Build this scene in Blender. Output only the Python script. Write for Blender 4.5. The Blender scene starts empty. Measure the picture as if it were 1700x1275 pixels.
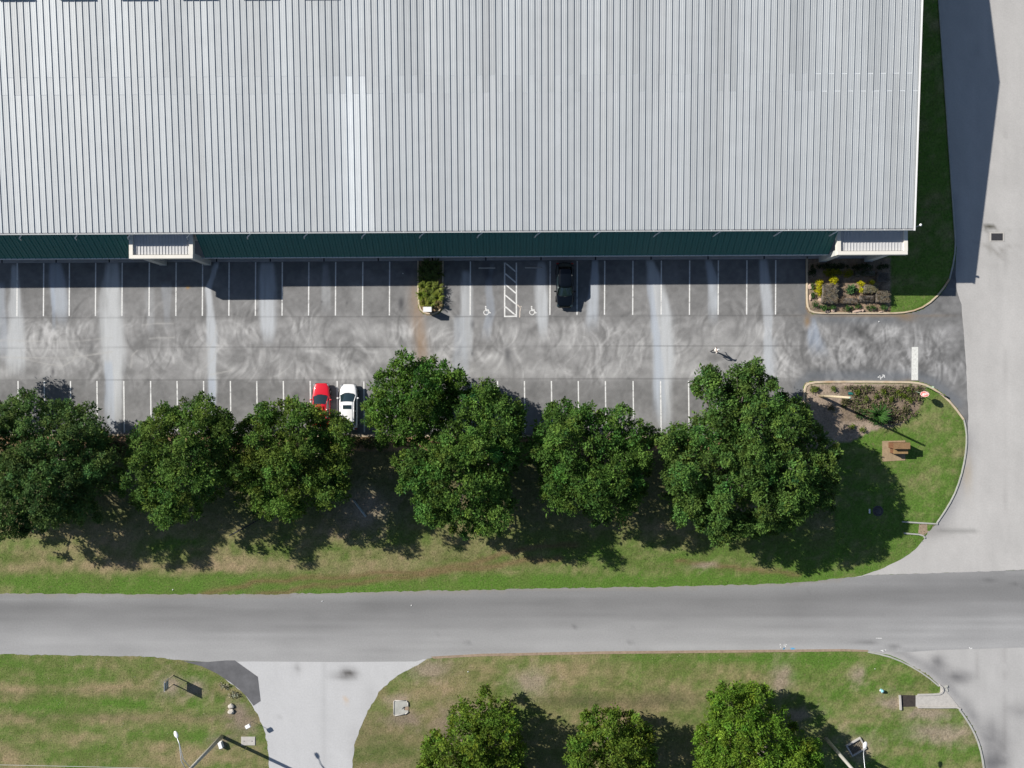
import bpy, bmesh, math, random
import numpy as np
from mathutils import Vector, Matrix
from mathutils.geometry import delaunay_2d_cdt

# ------------------------------------------------------------------ camera, sky, sun, exposure
S = bpy.context.scene
C = S.collection
H = 100.0            # height of the drone above the car park (m)
PX = 16.2            # ground scale of the photograph, pixels per metre
CX, CY = 850.0, 637.5
cam_d = bpy.data.cameras.new('camera')
cam = bpy.data.objects.new('camera', cam_d); C.objects.link(cam)
cam.location = (0, 0, H); cam.rotation_euler = (0, 0, 0)
cam_d.sensor_width = 36.0; cam_d.lens = 36.0 * PX * H / 1700.0
cam_d.clip_start = 1.0; cam_d.clip_end = 5000.0
S.camera = cam

SUN = Vector((-1.255, 0.599, 1.0)).normalized()      # towards the sun
elev = math.asin(SUN.z); azim = math.atan2(SUN.x, SUN.y)   # azimuth clockwise from +Y
world = bpy.data.worlds.new('World'); S.world = world; world.use_nodes = True
wn = world.node_tree.nodes; wl = world.node_tree.links
bg = wn['Background']
sky = wn.new('ShaderNodeTexSky'); sky.sky_type = 'NISHITA'; sky.sun_disc = False
sky.sun_elevation = elev; sky.sun_rotation = azim % (2 * math.pi)
sky.altitude = 30; sky.air_density = 0.9; sky.dust_density = 0.5; sky.ozone_density = 1.0
wl.new(sky.outputs[0], bg.inputs[0]); bg.inputs[1].default_value = 0.066
sun_d = bpy.data.lights.new('sun', 'SUN'); sun_d.energy = 4.7; sun_d.angle = math.radians(0.5)
sun_d.color = (1.0, 0.955, 0.89)
sun = bpy.data.objects.new('sun', sun_d); C.objects.link(sun)
sun.rotation_euler = SUN.to_track_quat('Z', 'Y').to_euler(); sun.location = (-60, 30, 60)
S.view_settings.view_transform = 'Standard'; S.view_settings.look = 'None'
S.view_settings.exposure = 0.50; S.view_settings.gamma = 1.0
S.view_settings.use_curve_mapping = False
try:
    S.cycles.max_bounces = 7; S.cycles.diffuse_bounces = 4; S.cycles.transmission_bounces = 5
    S.cycles.transparent_max_bounces = 6
except Exception:
    pass

rng = np.random.default_rng(7)
random.seed(7)

# ------------------------------------------------------------------ small helpers
def G(px, py, h=0.0):
    """ground position (m) of something that shows at this pixel of the photograph at height h"""
    k = (1 - h / H) / PX
    return ((px - CX) * k, (CY - py) * k)

def GP(pts, h=0.0):
    return [G(x, y, h) for x, y in pts]

def tag(o, label=None, cat=None, group=None, kind=None):
    if label: o['label'] = label
    if cat: o['category'] = cat
    if group: o['group'] = group
    if kind: o['kind'] = kind
    return o

def thing(name, label, cat, loc=(0, 0, 0), rotz=0.0, group=None):
    o = bpy.data.objects.new(name, None); C.objects.link(o)
    o.empty_display_size = 0.3
    o.location = loc; o.rotation_euler = (0, 0, rotz)
    return tag(o, label, cat, group)

def copy_tree(o, parent=None):
    c = o.copy(); C.objects.link(c)
    if parent is not None: c.parent = parent
    for ch in list(o.children): copy_tree(ch, c)
    return c

class MB:
    """collects simple shapes, then links them as one mesh object"""
    def __init__(s): s.v = []; s.f = []; s.mi = []; s.sm = []
    def add(s, verts, faces, mi=0, smooth=False):
        b = len(s.v); s.v += [tuple(v) for v in verts]
        for f in faces:
            s.f.append(tuple(b + i for i in f)); s.mi.append(mi); s.sm.append(smooth)
    def box(s, x0, x1, y0, y1, z0, z1, mi=0, bev=0.0):
        if bev:
            a = bev
            v = []
            for z, d in ((z0, 0), (z1 - a, 0), (z1, a)):
                v += [(x0 + d, y0 + d, z), (x1 - d, y0 + d, z), (x1 - d, y1 - d, z), (x0 + d, y1 - d, z)]
            f = [(3, 2, 1, 0), (8, 9, 10, 11)]
            for k in (0, 4):
                for i in range(4):
                    j = (i + 1) % 4; f.append((k + i, k + j, k + 4 + j, k + 4 + i))
            s.add(v, f, mi); return
        v = [(x0, y0, z0), (x1, y0, z0), (x1, y1, z0), (x0, y1, z0), (x0, y0, z1), (x1, y0, z1), (x1, y1, z1), (x0, y1, z1)]
        s.add(v, [(3, 2, 1, 0), (4, 5, 6, 7), (0, 1, 5, 4), (1, 2, 6, 5), (2, 3, 7, 6), (3, 0, 4, 7)], mi)
    def prism(s, poly, z0, z1, mi=0):
        n = len(poly)
        v = [(x, y, z0) for x, y in poly] + [(x, y, z1) for x, y in poly]
        f = [tuple(range(n - 1, -1, -1)), tuple(range(n, 2 * n))]
        f += [(i, (i + 1) % n, n + (i + 1) % n, n + i) for i in range(n)]
        s.add(v, f, mi)
    def sheet(s, poly, z, mi=0):
        s.add([(x, y, z) for x, y in poly], [tuple(range(len(poly)))], mi)
    def tube(s, pts, rad, n=8, mi=0, smooth=True, cap=True):
        pts = [Vector(p) for p in pts]
        if not isinstance(rad, (list, tuple)): rad = [rad] * len(pts)
        rings = []
        for i, p in enumerate(pts):
            d = (pts[min(i + 1, len(pts) - 1)] - pts[max(i - 1, 0)]).normalized()
            a = d.orthogonal().normalized() if abs(d.z) > .99 else d.cross(Vector((0, 0, 1))).normalized()
            b = d.cross(a).normalized()
            rings.append([p + (a * math.cos(t) + b * math.sin(t)) * rad[i] for t in [2 * math.pi * k / n for k in range(n)]])
        v = [q for r in rings for q in r]; f = []
        for i in range(len(pts) - 1):
            for k in range(n):
                j = (k + 1) % n
                f.append((i * n + k, i * n + j, (i + 1) * n + j, (i + 1) * n + k))
        if cap:
            f.append(tuple(range(n - 1, -1, -1))); f.append(tuple((len(pts) - 1) * n + k for k in range(n)))
        s.add(v, f, mi, smooth)
    def lathe(s, prof, c=(0, 0, 0), n=16, mi=0, smooth=True):
        v = []; f = []
        for r, z in prof:
            for k in range(n):
                t = 2 * math.pi * k / n
                v.append((c[0] + r * math.cos(t), c[1] + r * math.sin(t), c[2] + z))
        for i in range(len(prof) - 1):
            for k in range(n):
                j = (k + 1) % n; f.append((i * n + k, i * n + j, (i + 1) * n + j, (i + 1) * n + k))
        f.append(tuple(range(n - 1, -1, -1))); f.append(tuple((len(prof) - 1) * n + k for k in range(n)))
        s.add(v, f, mi, smooth)
    def ellipsoid(s, c, r, n=10, m=6, mi=0):
        v = [(c[0], c[1], c[2] - r[2])]; f = []
        for i in range(1, m):
            a = -math.pi / 2 + math.pi * i / m
            for k in range(n):
                t = 2 * math.pi * k / n
                v.append((c[0] + r[0] * math.cos(a) * math.cos(t), c[1] + r[1] * math.cos(a) * math.sin(t), c[2] + r[2] * math.sin(a)))
        v.append((c[0], c[1], c[2] + r[2]))
        for k in range(n):
            j = (k + 1) % n
            f.append((0, 1 + j, 1 + k))
            for i in range(m - 2):
                f.append((1 + i * n + k, 1 + i * n + j, 1 + (i + 1) * n + j, 1 + (i + 1) * n + k))
            f.append((len(v) - 1, 1 + (m - 2) * n + k, 1 + (m - 2) * n + j))
        s.add(v, f, mi, True)
    def mesh(s, name, mats):
        me = bpy.data.meshes.new(name)
        me.from_pydata(s.v, [], s.f)
        for m in (mats if isinstance(mats, (list, tuple)) else [mats]): me.materials.append(m)
        me.polygons.foreach_set('material_index', s.mi)
        me.polygons.foreach_set('use_smooth', s.sm)
        me.update(); return me
    def build(s, name, mats, parent=None, **kw):
        return link(name, s.mesh(name, mats), parent, **kw)

def link(name, me, parent=None, loc=None, **kw):
    o = bpy.data.objects.new(name, me); C.objects.link(o)
    if parent is not None: o.parent = parent
    if loc is not None: o.location = loc
    return tag(o, **kw)

def np_mesh(name, V, F, mats, col=None, mi=None):
    """V (n,3) and quads or triangles F, through numpy; col is a per-vertex colour attribute"""
    me = bpy.data.meshes.new(name)
    V = np.asarray(V, dtype=np.float32); F = np.asarray(F, dtype=np.int32)
    k = F.shape[1]
    me.vertices.add(len(V)); me.vertices.foreach_set('co', V.ravel())
    me.loops.add(F.size); me.loops.foreach_set('vertex_index', F.ravel())
    me.polygons.add(len(F)); me.polygons.foreach_set('loop_start', np.arange(0, F.size, k, dtype=np.int32))
    for m in (mats if isinstance(mats, (list, tuple)) else [mats]): me.materials.append(m)
    if mi is not None: me.polygons.foreach_set('material_index', np.asarray(mi, dtype=np.int32))
    me.update(calc_edges=True)
    if col is not None:
        a = me.color_attributes.new('Col', 'FLOAT_COLOR', 'POINT')
        c = np.ones((len(V), 4), dtype=np.float32); c[:, :3] = col
        a.data.foreach_set('color', c.ravel())
    return me

# ------------------------------------------------------------------ numpy noise
def _hash(ix, iy, seed):
    n = (ix.astype(np.int64) * 374761393 + iy.astype(np.int64) * 668265263 + seed * 1274126177) & 0x7fffffff
    n = ((n ^ (n >> 13)) * 1274126177) & 0x7fffffff
    return ((n ^ (n >> 16)) & 0xffff) / 65535.0

def vnoise(x, y, seed=0):
    ix = np.floor(x); iy = np.floor(y); fx = x - ix; fy = y - iy
    fx = fx * fx * (3 - 2 * fx); fy = fy * fy * (3 - 2 * fy)
    a = _hash(ix, iy, seed); b = _hash(ix + 1, iy, seed); c = _hash(ix, iy + 1, seed); d = _hash(ix + 1, iy + 1, seed)
    return (a * (1 - fx) + b * fx) * (1 - fy) + (c * (1 - fx) + d * fx) * fy

def fbm(x, y, oct=4, seed=0):
    s = 0; a = 0.5; t = 0
    for i in range(oct):
        s = s + a * vnoise(x * 2 ** i + 17.3 * i, y * 2 ** i - 9.1 * i, seed + i); t += a; a *= .55
    return s / t

def sstep(a, b, x):
    t = np.clip((x - a) / (b - a), 0, 1); return t * t * (3 - 2 * t)

def inside(poly, x, y):
    r = np.zeros(np.shape(x), dtype=bool); n = len(poly); j = n - 1
    for i in range(n):
        xi, yi = poly[i]; xj, yj = poly[j]
        if yi != yj:
            c = ((yi > y) != (yj > y)) & (x < (xj - xi) * (y - yi) / (yj - yi) + xi)
            r ^= c
        j = i
    return r

def dist(poly, x, y, closed=True):
    d = np.full(np.shape(x), 1e9)
    for i in range(len(poly) - (0 if closed else 1)):
        x0, y0 = poly[i]; x1, y1 = poly[(i + 1) % len(poly)]
        dx, dy = x1 - x0, y1 - y0; L = dx * dx + dy * dy + 1e-9
        t = np.clip(((x - x0) * dx + (y - y0) * dy) / L, 0, 1)
        d = np.minimum(d, np.hypot(x - x0 - t * dx, y - y0 - t * dy))
    return d

# ------------------------------------------------------------------ materials
def mat(name, col, rough=.8, metal=0.0, noise=0.0, scale=8.0, bump=0.0, spec=.3, detail=4, stretch=None, coat=0.0, objcol=False, attr=None, tint2=None, trans=0.0):
    m = bpy.data.materials.new(name); m.use_nodes = True
    nt = m.node_tree; N = nt.nodes; L = nt.links
    b = N['Principled BSDF']
    b.inputs['Roughness'].default_value = rough; b.inputs['Metallic'].default_value = metal
    b.inputs['Specular IOR Level'].default_value = spec
    if coat: b.inputs['Coat Weight'].default_value = coat; b.inputs['Coat Roughness'].default_value = .05
    src = None
    if attr:
        a = N.new('ShaderNodeVertexColor'); a.layer_name = attr; src = a.outputs['Color']
    elif objcol:
        a = N.new('ShaderNodeObjectInfo'); src = a.outputs['Color']
    if noise or bump:
        tc = N.new('ShaderNodeTexCoord'); co = tc.outputs['Object']
        if attr or objcol:
            g = N.new('ShaderNodeNewGeometry'); co = g.outputs['Position']
        if stretch:
            mp = N.new('ShaderNodeMapping'); mp.inputs['Scale'].default_value = stretch
            L.new(co, mp.inputs['Vector']); co = mp.outputs['Vector']
        nz = N.new('ShaderNodeTexNoise'); nz.inputs['Scale'].default_value = scale; nz.inputs['Detail'].default_value = detail
        nz.inputs['Roughness'].default_value = .65
        L.new(co, nz.inputs['Vector'])
        if noise:
            mr = N.new('ShaderNodeMapRange')
            mr.inputs['From Min'].default_value = .25; mr.inputs['From Max'].default_value = .75
            mr.inputs['To Min'].default_value = 1 - noise; mr.inputs['To Max'].default_value = 1 + noise
            L.new(nz.outputs['Fac'], mr.inputs['Value'])
            mx = N.new('ShaderNodeMix'); mx.data_type = 'RGBA'; mx.blend_type = 'MULTIPLY'
            mx.inputs['Factor'].default_value = 1.0
            if src is not None: L.new(src, mx.inputs[6])
            else: mx.inputs[6].default_value = (*col, 1)
            L.new(mr.outputs['Result'], mx.inputs[7])
            out = mx.outputs[2]
            if tint2:
                n2 = N.new('ShaderNodeTexNoise'); n2.inputs['Scale'].default_value = tint2[1]; n2.inputs['Detail'].default_value = 3
                L.new(co, n2.inputs['Vector'])
                r2 = N.new('ShaderNodeMapRange'); r2.inputs['From Min'].default_value = tint2[2]; r2.inputs['From Max'].default_value = tint2[2] + .16
                r2.inputs['To Max'].default_value = tint2[3]
                L.new(n2.outputs['Fac'], r2.inputs['Value'])
                m2 = N.new('ShaderNodeMix'); m2.data_type = 'RGBA'
                L.new(r2.outputs['Result'], m2.inputs['Factor']); L.new(out, m2.inputs[6]); m2.inputs[7].default_value = (*tint2[0], 1)
                out = m2.outputs[2]
            src = out
        if bump:
            bp = N.new('ShaderNodeBump'); bp.inputs['Strength'].default_value = 1.0; bp.inputs['Distance'].default_value = bump
            L.new(nz.outputs['Fac'], bp.inputs['Height']); L.new(bp.outputs['Normal'], b.inputs['Normal'])
    if src is not None: L.new(src, b.inputs['Base Color'])
    else: b.inputs['Base Color'].default_value = (*col, 1)
    if trans:
        tr = N.new('ShaderNodeBsdfTranslucent'); ms = N.new('ShaderNodeMixShader'); ms.inputs[0].default_value = trans
        if src is not None: L.new(src, tr.inputs['Color'])
        else: tr.inputs['Color'].default_value = (*col, 1)
        L.new(b.outputs[0], ms.inputs[1]); L.new(tr.outputs[0], ms.inputs[2]); L.new(ms.outputs[0], N['Material Output'].inputs['Surface'])
    return m

M = {}
M['ground'] = mat('grass_ground', (.1, .12, .04), .95, attr='Col', noise=.5, scale=6.0, bump=.05, detail=8, spec=.1, tint2=((.20, .165, .09), 3.1, .56, .38))
M['terrain'] = mat('terrain_grass', (.125, .13, .052), .95, noise=.4, scale=.3, detail=8, spec=.1)
M['lot'] = mat('lot_asphalt', (.2, .2, .2), .88, attr='Col', noise=.10, scale=9.0, detail=8, bump=.006, spec=.25)
M['road'] = mat('road_surface', (.3, .3, .3), .9, attr='Col', noise=.09, scale=6.0, detail=9, bump=.005, spec=.2)
M['patch'] = mat('new_asphalt', (.115, .115, .12), .9, noise=.26, scale=.9, detail=8, bump=.006)
M['paint'] = mat('white_road_paint', (.66, .66, .64), .7, noise=.22, scale=6.0, detail=6, tint2=((.26, .26, .26), 2.2, .56, .75))
M['worn'] = mat('worn_road_paint', (.62, .62, .58), .7, noise=.25, scale=5.0, detail=7, tint2=((.2, .2, .2), 4.0, .62, .8))
M['blue'] = mat('blue_survey_paint', (.09, .33, .55), .7, noise=.2, scale=9)
M['beige'] = mat('spilt_beige_paint', (.5, .44, .38), .7, noise=.2, scale=9)
M['pipe'] = mat('weathered_pipe', (.30, .33, .33), .7, noise=.15, scale=5)
M['concrete'] = mat('pale_concrete', (.42, .40, .37), .9, noise=.16, scale=3.0, detail=7, bump=.004)
M['kerb'] = mat('kerb_concrete', (.50, .415, .30), .9, noise=.2, scale=1.6, detail=6, tint2=((.40, .23, .10), .35, .52, .6))
M['kerb2'] = mat('grey_kerb_concrete', (.36, .36, .33), .9, noise=.2, scale=1.6, detail=6)
M['walk'] = mat('sidewalk_concrete', (.34, .33, .33), .9, noise=.16, scale=2.0, detail=6, tint2=((.26, .17, .10), .25, .62, .5))
M['drain'] = mat('drain_iron', (.03, .03, .035), .7, noise=.2, scale=10)
M['grate'] = mat('grate_iron', (.055, .055, .06), .6, noise=.2, scale=10)
M['roof'] = mat('galvanised_roof', (.5, .5, .5), .52, metal=.22, objcol=True, noise=.055, scale=.55, detail=5, spec=.5, bump=.004)
M['lap'] = mat('lap_sealant', (.8, .82, .82), .5)
M['lap2'] = mat('old_lap_edge', (.50, .52, .53), .5)
M['deck'] = mat('roof_deck', (.3, .3, .3), .9)
M['trim'] = mat('white_trim', (.78, .77, .74), .5, noise=.05, scale=.7)
M['gutter'] = mat('gutter_metal', (.62, .64, .63), .45, noise=.06, scale=1)
M['canopy'] = mat('canopy_roofing', (.50, .50, .50), .6, noise=.08, scale=1.5)
M['frame'] = mat('canopy_parapet', (.68, .65, .58), .6, noise=.06, scale=.8, tint2=((.55, .38, .2), .55, .68, .35))
M['wall'] = mat('wall_stucco', (.5, .5, .47), .9, noise=.06, scale=1.5)
M['green'] = mat('green_awning_metal', (.018, .145, .132), .5, noise=.08, scale=.6, tint2=((.10, .06, .02), .35, .70, .3), spec=.4)
M['bark'] = mat('tree_bark', (.16, .14, .12), .95, noise=.3, scale=6, bump=.02)
M['wood'] = mat('weathered_wood', (.50, .42, .29), .85, noise=.2, scale=5, stretch=(4, 4, .5))
M['polewood'] = mat('pole_wood', (.40, .385, .34), .85, noise=.18, scale=6, stretch=(4, 4, .4))
M['steel'] = mat('galvanised_steel', (.5, .52, .53), .4, metal=.6, noise=.08, scale=6)
M['white'] = mat('white_enamel', (.8, .8, .8), .4, noise=.03, scale=3)
M['signback'] = mat('sign_back_metal', (.42, .48, .56), .45, metal=.2, noise=.08, scale=3)
M['red'] = mat('faded_red_sign', (.66, .16, .13), .5, noise=.06, scale=6)
M['greenpost'] = mat('pale_green_post', (.34, .44, .33), .6, noise=.1, scale=6)
M['brick'] = mat('red_brown_brick', (.165, .080, .042), .85, noise=.25, scale=4, detail=6, bump=.006)
M['tan'] = mat('tan_brick_cap', (.27, .175, .08), .85, noise=.2, scale=4, detail=6)
M['sand'] = mat('sandy_pad', (.30, .22, .135), .95, noise=.25, scale=3, detail=7)
M['stone'] = mat('pale_stone', (.50, .46, .40), .9, noise=.14, scale=5, bump=.02)
M['pinkstone'] = mat('pinkish_stone', (.46, .34, .27), .9, noise=.2, scale=6, bump=.02)
M['dark'] = mat('dark_rubber', (.012, .012, .013), .7)
M['rim'] = mat('alloy_rim', (.42, .43, .44), .35, metal=.7)
M['glass'] = mat('car_glass', (.015, .028, .032), .04, spec=.8, coat=.6)
M['seat'] = mat('car_interior', (.10, .115, .12), .8)
M['carred'] = mat('red_car_paint', (.62, .008, .022), .3, coat=1.0, spec=.5)
M['carwhite'] = mat('white_car_paint', (.82, .82, .82), .3, coat=1.0, spec=.5)
M['carblack'] = mat('black_car_paint', (.003, .0045, .007), .12, coat=.5, spec=.25)
M['plastic'] = mat('black_plastic', (.02, .02, .022), .5)
M['lamp'] = mat('headlight_lens', (.22, .23, .24), .1, coat=.6)
M['tail'] = mat('tail_light_lens', (.35, .01, .01), .2, coat=1.0)
M['shirt'] = mat('cream_cotton', (.78, .74, .68), .9, noise=.06, scale=20)
M['trousers'] = mat('dark_trousers', (.03, .03, .035), .9)
M['skin'] = mat('skin', (.36, .2, .13), .6)
M['hair'] = mat('dark_hair', (.015, .012, .01), .7)
M['hydrant'] = mat('pale_blue_enamel', (.24, .50, .58), .5, noise=.12, scale=12)
M['wire'] = mat('power_wire', (.45, .45, .44), .5, metal=.4)
M['water'] = mat('wet_silt', (.05, .042, .036), .5, noise=.3, scale=4, detail=7)
M['dirt'] = mat('dry_dirt', (.28, .21, .15), .95, noise=.3, scale=3, detail=7)

def leafmat(name, trans=.28):
    return mat(name, (.06, .1, .03), .7, attr='Col', spec=.12, trans=trans)
M['leaf'] = leafmat('tree_foliage'); M['blade'] = leafmat('grass_blades', .2)

# ------------------------------------------------------------------ outlines of the ground (pixels of the photograph, on the ground)
NE_ISLE = [(1338, 426), (1338, 513), (1341, 519), (1349, 521.5), (1499, 521.5), (1518, 518.5), (1533, 513), (1556, 495), (1569, 479), (1577, 464), (1584, 441), (1588, 417), (1584, 360), (1571, 170), (1559, 0), (1548, -160), (1470, -160), (1470, 426)]
E_KERB = [(1332.7, 722), (1332.7, 657), (1333, 644), (1335, 638), (1340, 634), (1351, 632.3), (1440, 632), (1524.7, 633), (1537, 636.5), (1548, 641.4), (1568.7, 655.6), (1586.8, 675), (1601, 695.8), (1605, 708), (1606.4, 722), (1605, 750), (1598.4, 786.3), (1586.8, 820), (1571, 848.4), (1556, 869)]
VERGE_TIP = [(1552, 872), (1533, 889), (1534.9, 893), (1519, 913), (1500, 926), (1463, 944), (1437.6, 954), (1416, 959), (1395, 961)]
S_KERB = [(-260, 719.5), (100, 720), (700, 722), (1332.7, 724)]
C_ISLE = [(693, 433), (693, 508), (696, 516), (702, 521), (710, 523.5), (720, 523.5), (728, 521), (733.5, 516), (736.3, 508), (736.3, 433)]
SE_KERB = [(1441, 1081), (1477, 1087), (1498, 1096), (1513.6, 1105.5), (1530, 1114.5), (1544.7, 1123.6), (1559, 1137.8)]
SE_KERB2 = [(1593.8, 1176.6), (1606.8, 1193.4), (1621, 1219.3), (1630, 1245), (1635, 1275), (1638, 1310), (1640, 1400)]
SE_ISLE = [(720, 1091), (800, 1087.5), (1000, 1083.5), (1200, 1081.5), (1400, 1079.5)] + SE_KERB + SE_KERB2 + [(1640, 1480), (585, 1480), (585, 1275), (588.8, 1237.5), (597.9, 1206), (613.4, 1175), (629, 1149.5), (647, 1132), (665, 1118), (698.8, 1100)]
LOT_EAST = [(1583, 440), (1588, 480), (1596, 505), (1601, 567), (1605, 637), (1608, 700), (1609, 745)]
ST_TOP = [(-1400, 980), (-100, 984.5), (0, 985), (200, 986.5), (450, 986.5), (560, 984), (700, 981), (900, 977), (1100, 974), (1250, 970.5), (1330, 967), (1395, 960.5), (1440, 955), (1560, 951), (1700, 946), (1850, 940), (3000, 900)]
ST_BOT = [(-1400, 1080), (-100, 1085), (0, 1086), (150, 1089), (250, 1090), (290, 1095), (345, 1099), (420, 1098), (560, 1099), (690, 1098), (720, 1091), (800, 1087), (1000, 1083), (1200, 1081), (1400, 1079), (1450, 1081), (1500, 1083), (1560, 1079), (1700, 1075), (1850, 1070), (3000, 1030)]
N_ROAD = [(1548, -1200), (1548, -160), (1559, 0), (1571, 170), (1584, 360), (1588, 417), (1586.5, 430), (1586.5, 455), (1588, 480), (1596, 505), (1601, 567), (1605, 637), (1607, 690)] + E_KERB[14:] + VERGE_TIP[:-1] + [(1440, 955), (1560, 951), (1700, 946), (1850, 940), (1850, -1200)]
S_ROAD = SE_KERB + [(1593.8, 1176.6)] + SE_KERB2[1:] + [(1640, 2200), (1950, 2200), (1950, 1060), (1700, 1068), (1480, 1075)]
DRIVE = [(400, 1092), (340, 1094), (345, 1104), (383, 1134), (400, 1147), (420.5, 1172.7), (431, 1191.6), (438.7, 1213), (444.5, 1236.6), (446, 1275), (447, 2200), (585, 2200), (585, 1275), (588.8, 1237.5), (597.9, 1206), (613.4, 1175), (629, 1149.5), (647, 1132), (665, 1118), (698.8, 1100), (712, 1092)]
PATCH = [(303, 1097.5), (345, 1098.8), (375, 1096.3), (390, 1096.3), (428, 1123.5), (432.7, 1163.7), (421, 1171.5), (410, 1157), (398, 1145), (383, 1133), (360, 1118), (335, 1106)]
E_BED = [(1335, 634), (1524, 635), (1533, 643), (1530, 660), (1526, 680), (1513.5, 695.6), (1499, 701), (1478, 704), (1457, 709.7), (1437, 718), (1429, 722), (1406, 732), (1391, 736.5), (1370, 745), (1335, 740)]
NE_BED = [(1338, 426), (1338, 521), (1476, 521), (1478, 436), (1474, 426)]

def interp(pl, x):
    p = np.array(pl); return np.interp(x, p[:, 0], p[:, 1])

def mix(c, k, rgb):
    k = np.clip(k, 0, 1)[..., None]; return c * (1 - k) + np.array(rgb) * k

# ------------------------------------------------------------------ colour of the grass and soil (as a function of place, with some tree shade painted in)
TRACKS = [[(330, 990), (420, 968), (500, 960), (600, 953), (700, 949), (780, 936), (860, 915), (960, 903)], [(430, 990), (520, 973), (640, 962), (760, 948), (850, 934), (930, 930)], [(1120, 930), (1230, 945), (1330, 955)]]
BARE = [(715, 1110, 32, 14), (880, 1133, 26, 18), (1296, 1128, 16, 24), (1325, 1186, 26, 10), (790, 1185, 30, 16), (755, 1205, 30, 30), (1420, 1240, 24, 20), (1540, 1185, 40, 10), (1560, 1215, 50, 16), (1480, 1165, 22, 10), (1170, 940, 20, 5), (285, 1135, 16, 18), (325, 1145, 16, 14), (405, 1200, 24, 24), (395, 1180, 12, 14), (366, 1228, 16, 10), (672, 1195, 26, 12), (660, 1160, 16, 10), (1424, 1121, 10, 12), (1240, 850, 50, 12), (605, 846, 40, 30)]

def ground_colour(px, py):
    px = np.asarray(px, float); py = np.asarray(py, float)
    wx = px + 14 * (fbm(px / 40, py / 40, 3, 11) - .5); wy = py + 14 * (fbm(px / 40, py / 40, 3, 12) - .5)
    n1 = fbm(px / 95, py / 26, 4, 1)          # stretched along the mowing
    n2 = fbm(px / 30, py / 22, 4, 2)
    n3 = fbm(px / 9, py / 9, 3, 3)
    lush = np.array([.084, .158, .026]); olive = np.array([.120, .132, .045]); dry = np.array([.265, .205, .120])
    brown = np.array([.085, .080, .042]); soil = np.array([.335, .265, .205]); dirt = np.array([.195, .150, .110])
    g = np.ones(px.shape) * .45; d = np.ones(px.shape) * .3; b = np.zeros(px.shape)
    # verge between car park and street
    v = (py > 720) & (py < 990)
    d = np.where(v, .24 + .18 * sstep(850, 900, py) - .55 * sstep(945, 968, py) - .32 * sstep(480, 900, px) * (py > 880), d)
    g = np.where(v, .40 + .45 * sstep(940, 965, wy) + .3 * sstep(700, 1000, px) * sstep(890, 925, py), g)
    d = np.where(v & (px < 620), d + .42 * np.exp(-((wy - 940) / 9) ** 2) + .22 * np.exp(-((wy - 868) / 14) ** 2), d)
    g = np.where(v & (px < 300), g + .35 * np.exp(-((wy - 906) / 12) ** 2), g)
    b = np.where(v, .80 * (1 - sstep(820, 905, py)), b)  # brownish grass under the trees, darkened further to deepen their shade
    lawn = v & (px > 1385) | ((py < 545) & (px > 1340)) | ((py > 610) & (py <= 720) & (px > 1320))
    far = (py > 610) & (py < 880) & (px > 1490)
    g = np.where(lawn, .9, g); d = np.where(lawn, .04, d); b = np.where(lawn, .02, b)
    d = np.where(far, .09, d)
    # south-west lawn
    w = (py >= 990) & (px < 560)
    st = .52 + .35 * np.exp(-((wy - 1172) / 11) ** 2) * (1 - sstep(300, 380, px)) + .12 * np.exp(-((wy - 1225) / 22) ** 2)
    g = np.where(w, st, g)
    d = np.where(w, .17 + .30 * np.exp(-((wy - 1143) / 7) ** 2) + .22 * np.exp(-((wy - 1191) / 6) ** 2) + .22 * np.exp(-((wy - 1250) / 14) ** 2) - .2 * np.exp(-((wy - 1172) / 11) ** 2), d)
    b = np.where(w, .25 * np.exp(-((wy - 1152) / 6) ** 2) + .3 * np.exp(-((wy - 1189) / 6) ** 2), b)
    # south middle and south-east
    m = (py >= 990) & (px >= 560)
    e = sstep(1150, 1420, px)
    g = np.where(m, .40 + .35 * e + .45 * np.exp(-((wy - 1092) / 9) ** 2), g)
    d = np.where(m, .30 - .16 * e, d)
    b = np.where(m, .75 * np.exp(-((wy - 1163) / 13) ** 2) * sstep(860, 920, px) * (1 - sstep(1110, 1200, px)) + .35 * sstep(1165, 1230, py) * (1 - e), b)
    d = np.where(m, d + .30 * np.exp(-((wy - 1195) / 15) ** 2) * sstep(860, 920, px) * (1 - sstep(1110, 1200, px)), d)
    g = np.clip(g + 1.1 * (n2 - .5), 0, 1)[..., None]; d = np.clip(d + 1.5 * (n1 - .5) + .9 * (n3 - .5), 0, 1)[..., None]; b = np.clip(b + .6 * (n2 - .5) * (b > .05), 0, 1)[..., None]
    c = olive * (1 - g) + lush * g
    c = c * (1 - d) + dry * d
    c = c * (1 - b * .8) + brown * b * .8
    for t in TRACKS:
        k = np.exp(-(dist(t, wx, wy, False) / 4.5) ** 2)[..., None] * .7; c = c * (1 - k) + np.array([.17, .105, .06]) * k
    for x, y, rx, ry in BARE:
        k = np.clip(1.25 * np.exp(-(((wx - x) / rx) ** 2 + ((wy - y) / ry) ** 2)) + .8 * (n3 - .5), 0, 1)[..., None]
        k = k * (np.hypot((px - x) / rx, (py - y) / ry) < 2.2)[..., None]
        c = c * (1 - k * .8) + soil * (.85 if y < 1180 or x > 1300 else .62) * k * .8
    sb = inside(E_BED, wx, wy); c = np.where(sb[..., None], soil * (.86 + .5 * (n2 - .5))[..., None], c)
    tw = sb & (py < 700) & (py > 642) & (px > 1395); c = np.where(tw[..., None], dirt * (1 + .5 * (n3 - .5))[..., None], c)
    nb = inside(NE_BED, px, py); c = np.where(nb[..., None], (dirt * 1.2) * (.9 + .8 * (n3 - .5))[..., None] + np.array([.05, .025, .01]) * (n2 > .52)[..., None], c)
    cb = inside(C_ISLE, px, py); c = np.where(cb[..., None], np.array([.21, .15, .09]) * (.8 + .6 * n3)[..., None], c)
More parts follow.
